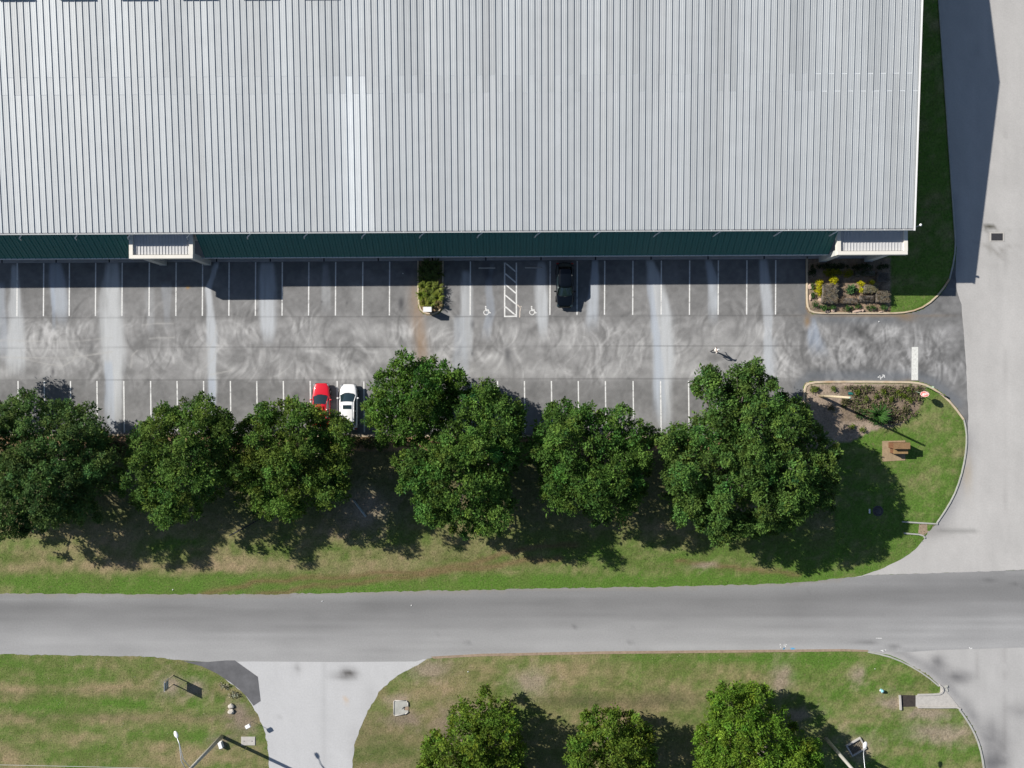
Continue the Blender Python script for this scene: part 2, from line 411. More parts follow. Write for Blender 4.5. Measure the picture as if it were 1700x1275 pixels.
    # mulch strip behind the south kerb
    ms = (py > 719) & (py < 748 + 8 * (n2 - .5)) & (px < 1335); c = np.where(ms[..., None], np.array([.24, .155, .09]) * (.75 + .6 * n3)[..., None], c)
    return c * (.86 + .28 * n3)[..., None]

# ------------------------------------------------------------------ ground
gs = .3
gx = np.arange(-58, 58.01, gs); gy = np.arange(-46, 44.01, gs)
X, Y = np.meshgrid(gx, gy)
P = X * PX + CX; Q = CY - Y * PX
Z = np.zeros(X.shape)
V_ISLE = S_KERB[:-1] + E_KERB + [(1535, 900), (1300, 960), (-260, 960)]
for poly, flat in ((NE_ISLE, None), (C_ISLE, None), (V_ISLE, (905, 955)), (SE_ISLE, None)):
    ins = inside(poly, P, Q); dd = dist(poly, P, Q) / PX
    z = .10 * (sstep(.10, .32, dd) if poly is SE_ISLE else sstep(.15, .45, dd)) * ins
    if flat: z = z * (1 - sstep(flat[0], flat[1], Q))
    if poly is SE_ISLE: z = z * sstep(1090, 1130, Q) * sstep(700, 1400, P)
    Z = np.maximum(Z, z)
Z += (.05 * (fbm(P / 60, Q / 60, 3, 5) - .5)) * (Z > .05)
# drainage boxes sit in shallow dips
for x, y, r in ((1420, 1239, 24), (1508, 1163, 26), (1556, 1164, 40), (1517, 880, 26)):
    Z = np.where((np.abs(P - x) < r) & (np.abs(Q - y) < r * .75), np.minimum(Z, .02), Z)
ny, nx = X.shape
idx = np.arange(nx * ny).reshape(ny, nx)
F = np.stack([idx[:-1, :-1], idx[:-1, 1:], idx[1:, 1:], idx[1:, :-1]], -1).reshape(-1, 4)
me = np_mesh('ground', np.stack([X, Y, Z], -1).reshape(-1, 3), F, M['ground'], ground_colour(P.ravel(), Q.ravel()))
link('ground', me, kind='structure')
mb = MB(); mb.sheet([(-1500, -1500), (1500, -1500), (1500, 1500), (-1500, 1500)], -.06)
mb.build('terrain', M['terrain'], kind='structure')

# ------------------------------------------------------------------ paved sheets
def sheet(name, poly_px, z, step, colour, m, jit=0.0, seed=0, jit_where=None):
    pts = GP(poly_px); r = np.random.default_rng(seed); out = []
    for i, (x0, y0) in enumerate(pts):
        x1, y1 = pts[(i + 1) % len(pts)]; L = math.hypot(x1 - x0, y1 - y0); n = max(1, int(min(L / .35, 400)))
        for k in range(n):
            t = k / n; x = x0 + (x1 - x0) * t; y = y0 + (y1 - y0) * t
            j = jit if (jit_where is None or jit_where(x * PX + CX, CY - y * PX)) else 0
            if j:
                a = (r.random() - .5) * 2 * j + .8 * j * (float(vnoise(np.array(x * .8), np.array(y * .8), 9)) - .5) * 2
                x += -(y1 - y0) / (L + 1e-9) * a; y += (x1 - x0) / (L + 1e-9) * a
            out.append((x, y))
    nb = len(out); A = np.array(out)
    xs = np.arange(max(A[:, 0].min(), -56), min(A[:, 0].max(), 56), step); ys = np.arange(max(A[:, 1].min(), -44), min(A[:, 1].max(), 44), step)
    gx_, gy_ = np.meshgrid(xs, ys); gx_ = gx_.ravel(); gy_ = gy_.ravel()
    ok = inside(out, gx_, gy_) & (dist(out, gx_, gy_) > step * .45)
    allp = [Vector(p) for p in out] + [Vector((a, b)) for a, b in zip(gx_[ok], gy_[ok])]
    v, e, f, *_ = delaunay_2d_cdt(allp, [], [list(range(nb))], 1, 1e-5)
    V = np.array([(p.x, p.y, z) for p in v])
    tri = np.array([t for t in f if len(t) == 3])
    # keep the faces facing up
    a = V[tri[:, 1]] - V[tri[:, 0]]; b = V[tri[:, 2]] - V[tri[:, 0]]
    fl = (a[:, 0] * b[:, 1] - a[:, 1] * b[:, 0]) < 0; tri[fl] = tri[fl][:, ::-1]
    col = colour(V[:, 0] * PX + CX, CY - V[:, 1] * PX)
    return link(name, np_mesh(name, V, tri, m, col), kind='structure')

def mix(c, k, rgb):
    k = np.clip(k, 0, 1)[..., None]; return c * (1 - k) + np.array(rgb) * k

def street_col(px, py):
    t = interp(ST_TOP, px); bt = interp(ST_BOT, px); v = (py - t) / (bt - t)
    wv = v + .05 * (fbm(px / 160, py / 30, 3, 21) - .5)
    g = np.interp(wv + .0 * px, [0, .06, .17, .26, .36, .47, .60, .72, .86, 1.0], [.240, .225, .192, .180, .198, .220, .262, .290, .298, .31])
    g = g * (1 + .34 * (fbm(px / 220, py / 3.2, 4, 22) - .5) + .2 * (fbm(px / 70, py / 40, 4, 23) - .5))
    c = np.stack([g, g * .995, g * .985], -1)
    for x, y in ((1050, 1043), (1047, 1066), (263, 1083), (955, 1040), (1343, 980), (1464, 1024), (726, 1056), (776, 1066)): c = mix(c, .6 * np.exp(-((px - x) / 3.5) ** 2 - ((py - y) / 2) ** 2), (.09, .09, .09))
    c = mix(c, .5 * np.exp(-((py - t) / 2.2) ** 2) * (px < 1400), (.24, .21, .17))
    for pl, w, k in (([(1390, 1063), (1440, 1066), (1490, 1074), (1520, 1080)], 2.0, .5), ([(1620, 960), (1680, 968), (1720, 982)], 1.5, .4)):
        c = mix(c, k * np.exp(-(dist(pl, px, py, False) / w) ** 2), (.07, .07, .07))
    return c

def pale_col(base, seed):
    def f(px, py):
        g = 1 + .20 * (fbm(px / 22, py / 130, 4, seed) - .5) + .16 * (fbm(px / 60, py / 60, 4, seed + 5) - .5)
        c = np.array(base) * g[..., None] * (1 + .10 * (fbm(px / 5, py / 12, 3, seed + 9) - .5))[..., None]
        for xj in (1622, 1668): c = mix(c, .22 * np.exp(-((px - xj - 3 * (fbm(py / 60, py * 0, 2, xj) - .5)) / .9) ** 2) * (fbm(py / 30, py * 0 + 3, 2, xj) > .42), (.2, .19, .18))
        if seed == 31:    # the road along the warehouse
            c = mix(c, .45 * np.exp(-(dist(E_KERB[14:], px, py, False) / 14) ** 2) * (.3 + fbm(px / 20, py / 20, 3, 8)), (.16, .16, .17))
            c = mix(c, .6 * np.exp(-(dist([(1578, 330), (1588, 430), (1578, 470)], px, py, False) / 12) ** 2), (.2, .21, .22))
            c = mix(c, .55 * np.exp(-((px - 1537) / 40) ** 2 - ((py - 882) / 12) ** 2), (.18, .17, .16))
            c = mix(c, .45 * np.exp(-(dist([(1560, 882), (1622, 881)], px, py, False) / 1.6) ** 2), (.14, .14, .13))
            k = np.exp(-((px - 1655) / 26) ** 2 - ((py - 405) / 26) ** 2) * sstep(.5, .7, fbm(px / 9, py / 5, 3, 81))
            c = mix(c, .6 * k, (.16, .15, .13))
            c = mix(c, .8 * np.exp(-(dist([(1632, 376), (1650, 376)], px, py, False) / 1.2) ** 2) + .8 * np.exp(-(dist([(1632, 384), (1640, 384), (1642, 377)], px, py, False) / 1.6) ** 2) + .9 * np.exp(-((px - 1665.5) ** 2 + (py - 381) ** 2) / 4), (.07, .065, .05))
            c = mix(c, .35 * np.exp(-((px - 1606) / 7) ** 2 - ((py - 785) / 30) ** 2), (.40, .30, .16))
        else:
            for x, y, rx, ry, k in ((1592, 1124, 22, 11, .85), (1557, 1097, 12, 9, .6), (1560, 1110, 20, 8, .4), (1660, 1240, 20, 36, .55), (1650, 1268, 22, 14, .8), (1690, 1180, 26, 12, .3), (1645, 1215, 9, 26, .5)):
                c = mix(c, k * np.exp(-((px - x) / rx) ** 2 - ((py - y) / ry) ** 2) * (.5 + .9 * fbm(px / 14, py / 8, 4, 44)), (.07, .07, .075))
            kd = dist(SE_KERB + SE_KERB2, px, py, False)
            c = mix(c, .5 * np.exp(-((kd - 10) / 9) ** 2) * (.5 + .8 * fbm(px / 12, py / 12, 3, 46)), (.15, .15, .155))
        return c
    return f

def drive_col(px, py):
    g = 1 + .10 * (fbm(px / 30, py / 100, 4, 51) - .5) + .08 * (fbm(px / 8, py / 8, 3, 52) - .5)
    c = np.array([.45, .45, .45]) * g[..., None]
    for x, y, rx, ry, k in ((578, 1119, 14, 9, 1.1), (560, 1121, 16, 4, .6), (494, 1109, 6, 9, .45), (462, 1192, 3, 2.5, .7), (588, 1240, 10, 30, .25), (615, 1165, 14, 30, .16)):
        c = mix(c, k * np.exp(-((px - x) / rx) ** 2 - ((py - y) / ry) ** 2) * (.35 + 1.0 * fbm(px / 7, py / 5, 4, 53)), (.09, .085, .08))
    c = mix(c, .5 * np.exp(-((px - 574) / 2.5) ** 2 - ((py - 1163) / 4) ** 2), (.5, .28, .08))
    c = mix(c, .35 * np.exp(-(dist([(537, 1096), (537, 1275)], px, py, False) / .8) ** 2) + .5 * np.exp(-((py - 1099) / 1.0) ** 2), (.2, .2, .2))
    return c

sheet('driveway', DRIVE, .006, .45, drive_col, M['road'], .07, 1)
sheet('side_road', N_ROAD, .017, .4, pale_col((.405, .393, .376), 31), M['road'], .03, 2)
sheet('junction_road', S_ROAD, .006, .4, pale_col((.385, .377, .366), 32), M['road'], .02, 3)
street_poly = [p for p in ST_TOP] + [p for p in reversed(ST_BOT)]
sheet('street', street_poly, .012, .4, street_col, M['road'], .06, 4,
      lambda x, y: (y < 1030 and x < 1435) or (y > 1030 and (x < 300 or 700 < x < 1445)))
mb = MB(); mb.prism(GP(PATCH)[::-1], .002, .020); mb.build('asphalt_patch', M['patch'], kind='structure')

# car park: a fine grid, its stains and scuffs are part of its own colour
ls = .12
lx = np.arange(-58, 47.3, ls); ly = np.arange((CY - 724) / PX, (CY - 428) / PX, ls)
X, Y = np.meshgrid(lx, ly); P = X * PX + CX; Q = CY - Y * PX
def lot_colour(P, Q):
    n_b = fbm(P / 120, Q / 50, 4, 61); n_m = fbm(P / 26, Q / 22, 4, 62); n_s = fbm(P / 6, Q / 6, 3, 63)
    lane = sstep(522, 545, Q) * (1 - sstep(622, 636, Q))
    east = sstep(1300, 1360, P)
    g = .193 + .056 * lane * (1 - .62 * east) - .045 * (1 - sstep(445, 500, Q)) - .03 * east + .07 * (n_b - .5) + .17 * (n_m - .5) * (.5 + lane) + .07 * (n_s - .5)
    g = g - .012 * sstep(628, 640, Q)
    warm = np.stack([g * 1.01, g, g * .985], -1)
    # turning scuffs: worn pale and rubber dark arcs
    r = np.random.default_rng(5); acc = np.zeros(P.shape)
    for i in range(1500):
        if i % 5 == 0:
            c0 = (r.uniform(-40, 1600) if i < 1150 else r.uniform(1300, 1600), r.choice([r.uniform(530, 640), r.uniform(530, 600), r.uniform(480, 690)])); R0 = r.uniform(10, 46); A0 = r.choice([0, math.pi]) + r.normal(0, .5)
        cx, cy = c0[0] + r.normal(0, 3), c0[1] + r.normal(0, 3)
        if cx > 1335: cy = 545 + (cy - 470) % 95
        R = R0 + (i % 5) * r.uniform(4.5, 7.5); w = r.uniform(.9, 2.9); a0 = A0 + r.normal(0, .15); da = r.uniform(.5, 1.4)
        if 880 < cx < 1040 and r.random() < .6: a0 = r.normal(0, .25)
        x0, x1 = np.searchsorted(P[0], [cx - R - 14, cx + R + 14]); y1, y0 = len(Q) - np.searchsorted(Q[::-1, 0], [cy - R - 14, cy + R + 14]); y0, y1 = max(0, y0 - 1), min(len(Q), y1 + 1)
        if x1 <= x0 or y1 <= y0: continue
        p = P[y0:y1, x0:x1] - cx; q = (Q[y0:y1, x0:x1] - cy) * r.uniform(.8, 1.15)
        rr = np.hypot(p, q); an = np.arctan2(q, p); dl = np.abs((an - a0 + math.pi) % (2 * math.pi) - math.pi)
        k = np.exp(-((rr - R) / w) ** 2) * (1 - sstep(da * .5, da, dl))
        acc[y0:y1, x0:x1] += k * r.choice([.9, .6, -.75, -.5])
    fade = sstep(475, 530, Q) * (1 - .72 * sstep(630, 645, Q))
    fade = fade + .35 * (1 - sstep(475, 530, Q)) * sstep(455, 475, Q)
    warm = warm * (1 + .225 * np.clip(acc, -1.6, 1.6) * fade * (.25 + 1.3 * n_m))[..., None]
    # pale mineral streaks below the downspouts: (points, half widths, strength, blueness)
    ST = [([(2, 470), (3, 520), (6, 600)], [5, 8, 10], .45, .6), ([(24, 440), (25, 480), (27, 540), (26, 620)], [5, 9, 13, 16], .9, .15), ([(92, 436), (96, 470), (100, 500), (104, 540)], [9, 14, 13, 7], .75, .5), ([(89, 470), (90, 545)], [3, 3], .5, .9),
          ([(187, 436), (185, 475), (184, 525), (188, 590), (190, 630), (190, 722)], [10, 16, 19, 20, 14, 11], 1.0, .1), ([(180, 600), (184, 722)], [6, 10], .5, .9), ([(248, 480), (252, 560)], [8, 4], .25, .2), ([(275, 470), (278, 545)], [9, 5], .3, .5),
          ([(360, 436), (353, 462), (346, 480), (349, 520), (352, 560), (352, 620), (352, 720)], [4, 4, 6, 7, 9, 8, 7], 1.0, .25), ([(350, 628), (353, 700)], [6, 7], .5, 1.0), ([(443, 436), (444, 480), (445, 525), (446, 570)], [11, 14, 14, 9], 1.0, .25),
          ([(540, 438), (541, 470), (543, 520)], [5, 8, 8], .4, .2), ([(590, 470), (600, 520)], [10, 14], .2, 0), ([(772, 450), (775, 480), (774, 530), (776, 600)], [6, 9, 11, 9], .75, .2), ([(818, 440), (812, 466), (814, 520), (806, 560)], [4, 5, 7, 9], .4, .8),
          ([(898, 436), (898, 460), (899, 500), (901, 560)], [6, 10, 11, 7], .95, .2), ([(762, 525), (766, 640)], [8, 16], .4, .5), ([(988, 432), (987, 470), (984, 520), (982, 545)], [5, 8, 10, 12], .85, .4), ([(1079, 432), (1088, 470), (1099, 525), (1102, 590), (1100, 640), (1105, 722)], [6, 13, 18, 18, 15, 12], 1.0, .15), ([(1078, 470), (1090, 560), (1097, 700)], [5, 6, 12], .4, 1.0),
          ([(1176, 432), (1183, 462), (1184, 500), (1184, 535)], [5, 9, 8, 8], .9, .35), ([(1266, 430), (1270, 470), (1275, 520), (1274, 560), (1277, 640)], [7, 9, 9, 6, 8], .8, .3), ([(1345, 525), (1352, 560), (1360, 590)], [6, 12, 16], .5, 1.0), ([(1280, 560), (1283, 640)], [10, 8], .3, .3)]
    yy = Q + 10 * (fbm(P / 14, Q / 60, 3, 71) - .5)
    for pts, hw, k0, bl in ST:
        p = np.array(pts); cx = np.interp(Q, p[:, 1], p[:, 0]); w = np.interp(Q, p[:, 1], hw)
        e = (np.abs(P + 5 * (fbm(P / 5, Q / 34, 3, 72) - .5) - cx)) / w
        k = k0 * (1 - sstep(.55, 1.35, e)) * sstep(pts[0][1] - 5, pts[0][1] + 6, Q) * (1 - sstep(pts[-1][1] - 30, pts[-1][1] + 12, yy))
        k = k * (.60 + .75 * fbm(P / 4, Q / 50, 3, 73)) * .95
        k = k * (1 - .5 * sstep(625, 720, Q))
        warm = mix(warm, k, (.455 - .14 * bl, .46 - .09 * bl, .455 + .0 * bl))
    # rust run-off beside the islands and a few oil drops
    kr = np.exp(-((P - (686 + .02 * (Q - 470) * 6)) / 11) ** 2) * sstep(440, 520, Q) * (1 - sstep(590, 655, Q)) * (.4 + .9 * fbm(P / 7, Q / 30, 3, 75))
    warm = mix(warm, .8 * kr, (.27, .19, .125))
    for x, y, rx, ry, k in ((1341, 532, 5, 10, .9), (1505, 527, 14, 6, .7), (1345, 515, 6, 10, .6), (1490, 524, 60, 2.5, .5), (1420, 524, 70, 2.5, .45), (1512, 633, 14, 5, .5)):
        warm = mix(warm, k * np.exp(-((P - x) / rx) ** 2 - ((Q - y) / ry) ** 2), (.26, .155, .05))
    for x, y, rx, ry, k in ((666, 503, 5, 12, .8), (88, 617, 3.5, 8, .7), (785, 539, 4, 7, .6), (843, 590, 6, 14, .7), (676, 450, 7, 7, .6), (534, 501, 2, 2, .7), (576, 503, 2, 3, .6), (592, 600, 6, 4, .35), (493, 655, 7, 6, .5), (784, 587, 1.4, 3, .8), (1215, 613, 5, 2, .3), (885, 640, 10, 22, .25), (312, 477, 0, 0, 0), (1415, 545, 24, 12, .35), (152, 575, 4, 14, .4), (810, 455, 11, 14, .7)):
        if rx: warm = mix(warm, k * np.exp(-((P - x) / rx) ** 2 - ((Q - y) / ry) ** 2), (.05, .05, .055))
    warm = mix(warm, .8 * np.exp(-((P - 312) / 3) ** 2 - ((Q - 477) / 2.5) ** 2), (.4, .22, .05))
    # gutters along the islands are washed dark blue-grey
    for pl, w, k in (([(1338, 440), (1336, 515), (1345, 530), (1500, 530), (1540, 518)], 8, .45), ([(1326, 720), (1326, 640), (1345, 624), (1520, 625), (1550, 634), (1590, 668)], 9, .6)):
        warm = mix(warm, k * np.exp(-(dist(pl, P, Q, False) / w) ** 2), (.125, .138, .155))
    # paving joints
    for yj in (527.5, 577.5, 631.5):
        yl = yj - .003 * (P - 0) * .9 + .5 * (fbm(P / 40, Q * 0, 2, 77) - .5)
        warm = mix(warm, .42 * np.exp(-((Q - yl) / .9) ** 2) * (P < 1330) * (.35 + .9 * fbm(P / 25, Q * 0, 3, 78)), (.05, .05, .05))
    # pale curved scratches in the west lane
    for pl in ([(-20, 565), (120, 567), (186, 561)], [(0, 593), (110, 595), (186, 584)], [(40, 595), (80, 605), (105, 608), (122, 598), (128, 580)], [(120, 583), (140, 592), (158, 604)], [(236, 540), (260, 537), (288, 537)], [(248, 562), (290, 560)], [(340, 610), (355, 595), (360, 575)], [(350, 622), (385, 615)], [(345, 582), (356, 560), (360, 540)], [(218, 610), (219, 590), (228, 582)]):
        warm = mix(warm, .5 * np.exp(-(dist(pl, P, Q, False) / 1.3) ** 2) * (.4 + fbm(P / 12, Q / 12, 2, 79)), (.40, .39, .37))
    return warm
keep = (P < interp([(y, x) for x, y in LOT_EAST], Q) + 4) & ~(inside(NE_ISLE, P, Q) & (dist(NE_ISLE, P, Q) > 1.2))
E_ISLE = E_KERB + [(1500, 1000), (1332, 1000)]
keep &= ~(inside(E_ISLE, P, Q) & (dist(E_ISLE, P, Q) > 1.2)) & ~(inside(C_ISLE, P, Q) & (dist(C_ISLE, P, Q) > 1.2))
keep &= Q < interp(S_KERB, P) + 1
ny, nx = X.shape; idx = np.arange(nx * ny).reshape(ny, nx)
fk = keep[:-1, :-1] & keep[:-1, 1:] & keep[1:, 1:] & keep[1:, :-1]
F = np.stack([idx[:-1, :-1], idx[:-1, 1:], idx[1:, 1:], idx[1:, :-1]], -1)[fk]
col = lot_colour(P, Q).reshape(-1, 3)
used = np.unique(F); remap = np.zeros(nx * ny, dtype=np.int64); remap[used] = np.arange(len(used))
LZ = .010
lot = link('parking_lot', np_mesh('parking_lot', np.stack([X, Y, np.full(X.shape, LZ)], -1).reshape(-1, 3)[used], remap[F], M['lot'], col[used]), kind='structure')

# painted markings
MZ = LZ + .004
def line_px(name, x0, y0, x1, y1, w, parent=lot, m='paint', z=MZ):
    (a, b), (c, d) = G(x0, y0), G(x1, y1); L = math.hypot(c - a, d - b); nx_, ny_ = -(d - b) / L * w / 2, (c - a) / L * w / 2
    q = MB(); q.sheet([(a + nx_, b + ny_), (c + nx_, d + ny_), (c - nx_, d - ny_), (a - nx_, b - ny_)], z)
    o = q.build(name, M[m], parent)
    if o.data.polygons[0].normal.z < 0: o.data.flip_normals()
    return o
UP = [-16, 28.7, 72.7, 115.4, 159, 203, 248, 292.5, 336.5, 380.5, 424.5, 468.8, 512.8, 557.4, 602.4, 647, 781, 913.4, 958.4, 1004, 1050.8, 1098, 1145, 1192.6, 1240, 1287.9]
for x in UP: line_px('parking_line', x, 437 - x * .004, x - .5, 525 - x * .0022, .125)
LOW = [-14, 30, 73.5, 117, 161, 205.5, 250, 294, 338, 382.5, 426.3, 470.4, 515, 559.7, 604, 648, 693, 737, 782, 826, 870.6, 915.4, 960, 1005, 1051, 1096.6, 1143, 1190, 1238]
for x in LOW: line_px('parking_line', x, 632.5, x + 1.0, 718, .125)
line_px('aisle_line', 837.8, 436, 837.8, 526.5, .14); line_px('aisle_line', 857.3, 436, 857.3, 526.5, .14)
line_px('aisle_line', 838.5, 525.4, 856.5, 525.0, .14, z=MZ + .003)
for y in (435.5, 453.3, 471, 489, 508): line_px('aisle_stripe', 838.8, y + 1, 856.3, y + 15.8, .14, z=MZ + .003)
for pts in ([(859, 506), (864, 511), (863, 518), (862.6, 527)], [(864, 511), (865.5, 508)]):
    for a, b in zip(pts[:-1], pts[1:]): line_px('paint_spill', *a, *b, .11, m='beige', z=MZ + .001)

def wheelchair(cx, cy):
    q = MB(); k = 1 / PX
    def P_(x, y): a, b = G(cx + x, cy + y); return a, b
    def stroke(pts, w):
        for (x0, y0), (x1, y1) in zip(pts[:-1], pts[1:]):
            L = math.hypot(x1 - x0, y1 - y0); nx_, ny_ = -(y1 - y0) / L * w / 2, (x1 - x0) / L * w / 2
            q.sheet([P_(x0 + nx_, y0 + ny_), P_(x0 - nx_, y0 - ny_), P_(x1 - nx_, y1 - ny_), P_(x1 + nx_, y1 + ny_)][::1], MZ)
    q.sheet([P_(-.5 + 1.3 * math.cos(t), -7.3 - 1.3 * math.sin(t)) for t in [2 * math.pi * i / 10 for i in range(10)]], MZ)
    q.sheet([P_(-1.4, -5.6), P_(.6, -5.6), P_(1.2, 0), P_(-1.0, 0)][::-1], MZ)
    q.sheet([P_(1.0, -3.2), P_(4.4, -3.0), P_(4.4, -1.9), P_(1.1, -2.1)][::-1], MZ + .0006)
    q.sheet([P_(1.1, -1.5), P_(4.6, -1.5), P_(6.9, 3.0), P_(5.3, 3.7), P_(3.7, .1), P_(1.1, .1)][::-1], MZ + .0012)
    q.sheet([P_(5.6, 2.6), P_(7.9, 1.8), P_(8.3, 3.2), P_(5.9, 4.0)][::-1], MZ + .0018)
    n = 16
    for i in range(n):
        a0 = math.radians(15 - 250 * i / n); a1 = math.radians(15 - 250 * (i + 1) / n)
        q.sheet([P_(.2 + r * math.cos(a), 2.2 - r * math.sin(a)) for r, a in ((4.6, a0), (3.3, a0), (3.3, a1), (4.6, a1))], MZ)
    o = q.build('wheelchair_symbol', M['paint'], lot)
    bm = bmesh.new(); bm.from_mesh(o.data)
    for f in bm.faces:
        if f.normal.z < 0: f.normal_flip()
    bm.to_mesh(o.data); bm.free(); return o
wheelchair(806.8, 516.5); wheelchair(883.0, 516.5)
q = MB(); q.sheet(GP([(1513, 631), (1524, 631), (1524.2, 576), (1513.5, 576)]), MZ + .002); q.build('stop_line', M['worn'], lot)

def scribble(name, cx, cy, strokes, m, z, parent, w=.09):
    q = MB()
    for pts in strokes:
        for (x0, y0), (x1, y1) in zip(pts[:-1], pts[1:]):
            (a, b), (c, d) = G(cx + x0, cy + y0), G(cx + x1, cy + y1); L = math.hypot(c - a, d - b); nx_, ny_ = -(d - b) / L * w / 2, (c - a) / L * w / 2
            p = [(a + nx_, b + ny_), (a - nx_, b - ny_), (c - nx_, d - ny_), (c + nx_, d + ny_)]
            q.sheet(p, z)
    o = q.build(name, M[m], parent)
    bm = bmesh.new(); bm.from_mesh(o.data)
    for f in bm.faces:
        if f.normal.z < 0: f.normal_flip()
    bm.to_mesh(o.data); bm.free(); return o
scribble('survey_mark', 1463, 625.5, [[(-6, 1), (-1, -1)], [(-3, -2), (-1, 3)], [(0, 2), (3, -1)], [(2, -3), (6, -2)], [(4, -1), (6, 1)], [(-2, 4), (0, 3)]], 'paint', MZ + .002, lot)
street = bpy.data.objects['street']; SZ = .012 + .004
scribble('survey_mark', 1297, 1072, [[(-2, -3), (-1, 3)], [(-3, 0), (0, 0)], [(4, -1), (9, -2)], [(6, -3), (7, 2)]], 'paint', SZ, street)
scribble('survey_mark', 1306, 1077, [[(-6, 0), (-3, -1)], [(-5, 2), (-4, -2)], [(6, -1), (12, -1)], [(7, 1), (14, 0)]], 'blue', SZ, street)
scribble('survey_mark', 1467, 1080, [[(-5, 0), (4, -1)], [(-2, 2), (2, -2)]], 'paint', SZ, street)
scribble('survey_mark', 1459, 1059.5, [[(-5, 0), (5, 0)]], 'paint', SZ, street, .06)
scribble('survey_mark', 1611, 1076.5, [[(-2, -2), (0, 1)], [(0, 1), (3, -1)]], 'paint', SZ, street)

# ------------------------------------------------------------------ kerbs
def kerb(pts_px, w=.17, h=.13, m='kerb', side=1, smooth=True):
    p = [Vector(G(x, y)) for x, y in pts_px]
    if smooth:
        r = [p[0]]
        for a, b in zip(p[:-1], p[1:]):
            n = max(1, int((b - a).length / .8)); r += [a.lerp(b, (k + 1) / n) for k in range(n)]
        for _ in range(2): r = [r[0]] + [(r[i - 1] + 2 * r[i] + r[i + 1]) / 4 for i in range(1, len(r) - 1)] + [r[-1]]
        p = r
    q = MB(); v = []
    for i, a in enumerate(p):
        d = (p[min(i + 1, len(p) - 1)] - p[max(i - 1, 0)]).normalized(); n = Vector((-d.y, d.x)) * side
        for off, z in ((0, -.05), (0, h - .03), (.03, h), (w, h), (w, -.05)):
            c = a + n * off; v.append((c.x, c.y, z))
    f = []
    for i in range(len(p) - 1):
        for k in range(4):
            t = (i * 5 + k, i * 5 + k + 1, i * 5 + k + 6, i * 5 + k + 5); f.append(t if side < 0 else t[::-1])
    f += [tuple(range(5)), tuple(len(v) - 5 + k for k in range(5))]
    q.add(v, f); return q.build('kerb', M[m], kind='structure')
kerb(NE_ISLE[:10], side=1); kerb(NE_ISLE[9:16], m='kerb2', side=1, w=.14)
kerb(E_KERB[0:13], side=-1, w=.2); kerb(E_KERB[12:], m='kerb2', side=-1, w=.15)
kerb(S_KERB, side=-1, w=.2)
kerb(C_ISLE, side=1, w=.15)
kerb(SE_KERB, m='kerb2', side=-1, w=.15, h=.08); kerb(SE_KERB2, m='kerb2', side=-1, w=.2)
ribbon = [(x, y + 3.5) for x, y in SE_ISLE[0:5]] + [(1441, 1083.5)]
q = MB(); pr = GP([(720, 1093.5), (800, 1089.5), (1000, 1085.8), (1200, 1083.5), (1400, 1081.3), (1441, 1082)]); pr2 = GP([(1441, 1079), (1400, 1077.5), (1200, 1079.3), (1000, 1081.2), (800, 1085.2), (715, 1090)])
q.prism(pr + pr2, -.05, .021)
q.build('road_edging', M['dirt'], kind='structure')

# ------------------------------------------------------------------ warehouse (local frame: x east, y north, origin below the south-east corner of the eave)
TH = math.radians(.30); BX, BY = 38.27, 14.64
ware = thing('warehouse', 'long warehouse with pale ribbed metal roof and dark green awning', 'warehouse', (BX, BY, 0), TH)
def LX(px, h): return G(px, 400, h)[0] - BX                      # local x of something at this image column
EAVE, SLOPE, RUN = 7.2, .0967, 21.9
def rz_(y): return EAVE + SLOPE * y
WEST = -112.0
# walls and roof core
q = MB()
q.box(WEST, -.30, .35, .65, 0, 7.1); q.box(WEST, -.30, 42.15, 42.45, 0, 7.1); q.box(WEST, WEST + .3, .65, 42.15, 0, 7.1)
q.build('wall', M['wall'], ware)
q = MB()   # east gable wall
q.add([(-.6, .65, 0), (-.6, 42.15, 0), (-.6, 42.15, 7.05), (-.6, 21.9, 9.05), (-.6, .65, 7.05), (-.3, .65, 0), (-.3, 42.15, 0), (-.3, 42.15, 7.05), (-.3, 21.9, 9.05), (-.3, .65, 7.05)],
      [(0, 1, 2, 3, 4), (9, 8, 7, 6, 5), (0, 5, 6, 1), (1, 6, 7, 2), (2, 7, 8, 3), (3, 8, 9, 4), (4, 9, 5, 0)])
q.build('gable_wall', M['wall'], ware)
q = MB()   # deck under the roofing
q.add([(WEST, .05, EAVE - .12), (-.1, .05, EAVE - .12), (-.1, RUN, rz_(RUN) - .12), (WEST, RUN, rz_(RUN) - .12), (WEST, 42.75, EAVE - .12), (-.1, 42.75, EAVE - .12),
       (WEST, .05, EAVE - .03), (-.1, .05, EAVE - .03), (-.1, RUN, rz_(RUN) - .03), (WEST, RUN, rz_(RUN) - .03), (WEST, 42.75, EAVE - .03), (-.1, 42.75, EAVE - .03)],
      [(3, 2, 1, 0), (4, 5, 2, 3), (6, 7, 8, 9), (9, 8, 11, 10), (0, 1, 7, 6), (1, 2, 8, 7), (2, 5, 11, 8), (5, 4, 10, 11)])
q.build('roof_deck', M['deck'], ware)

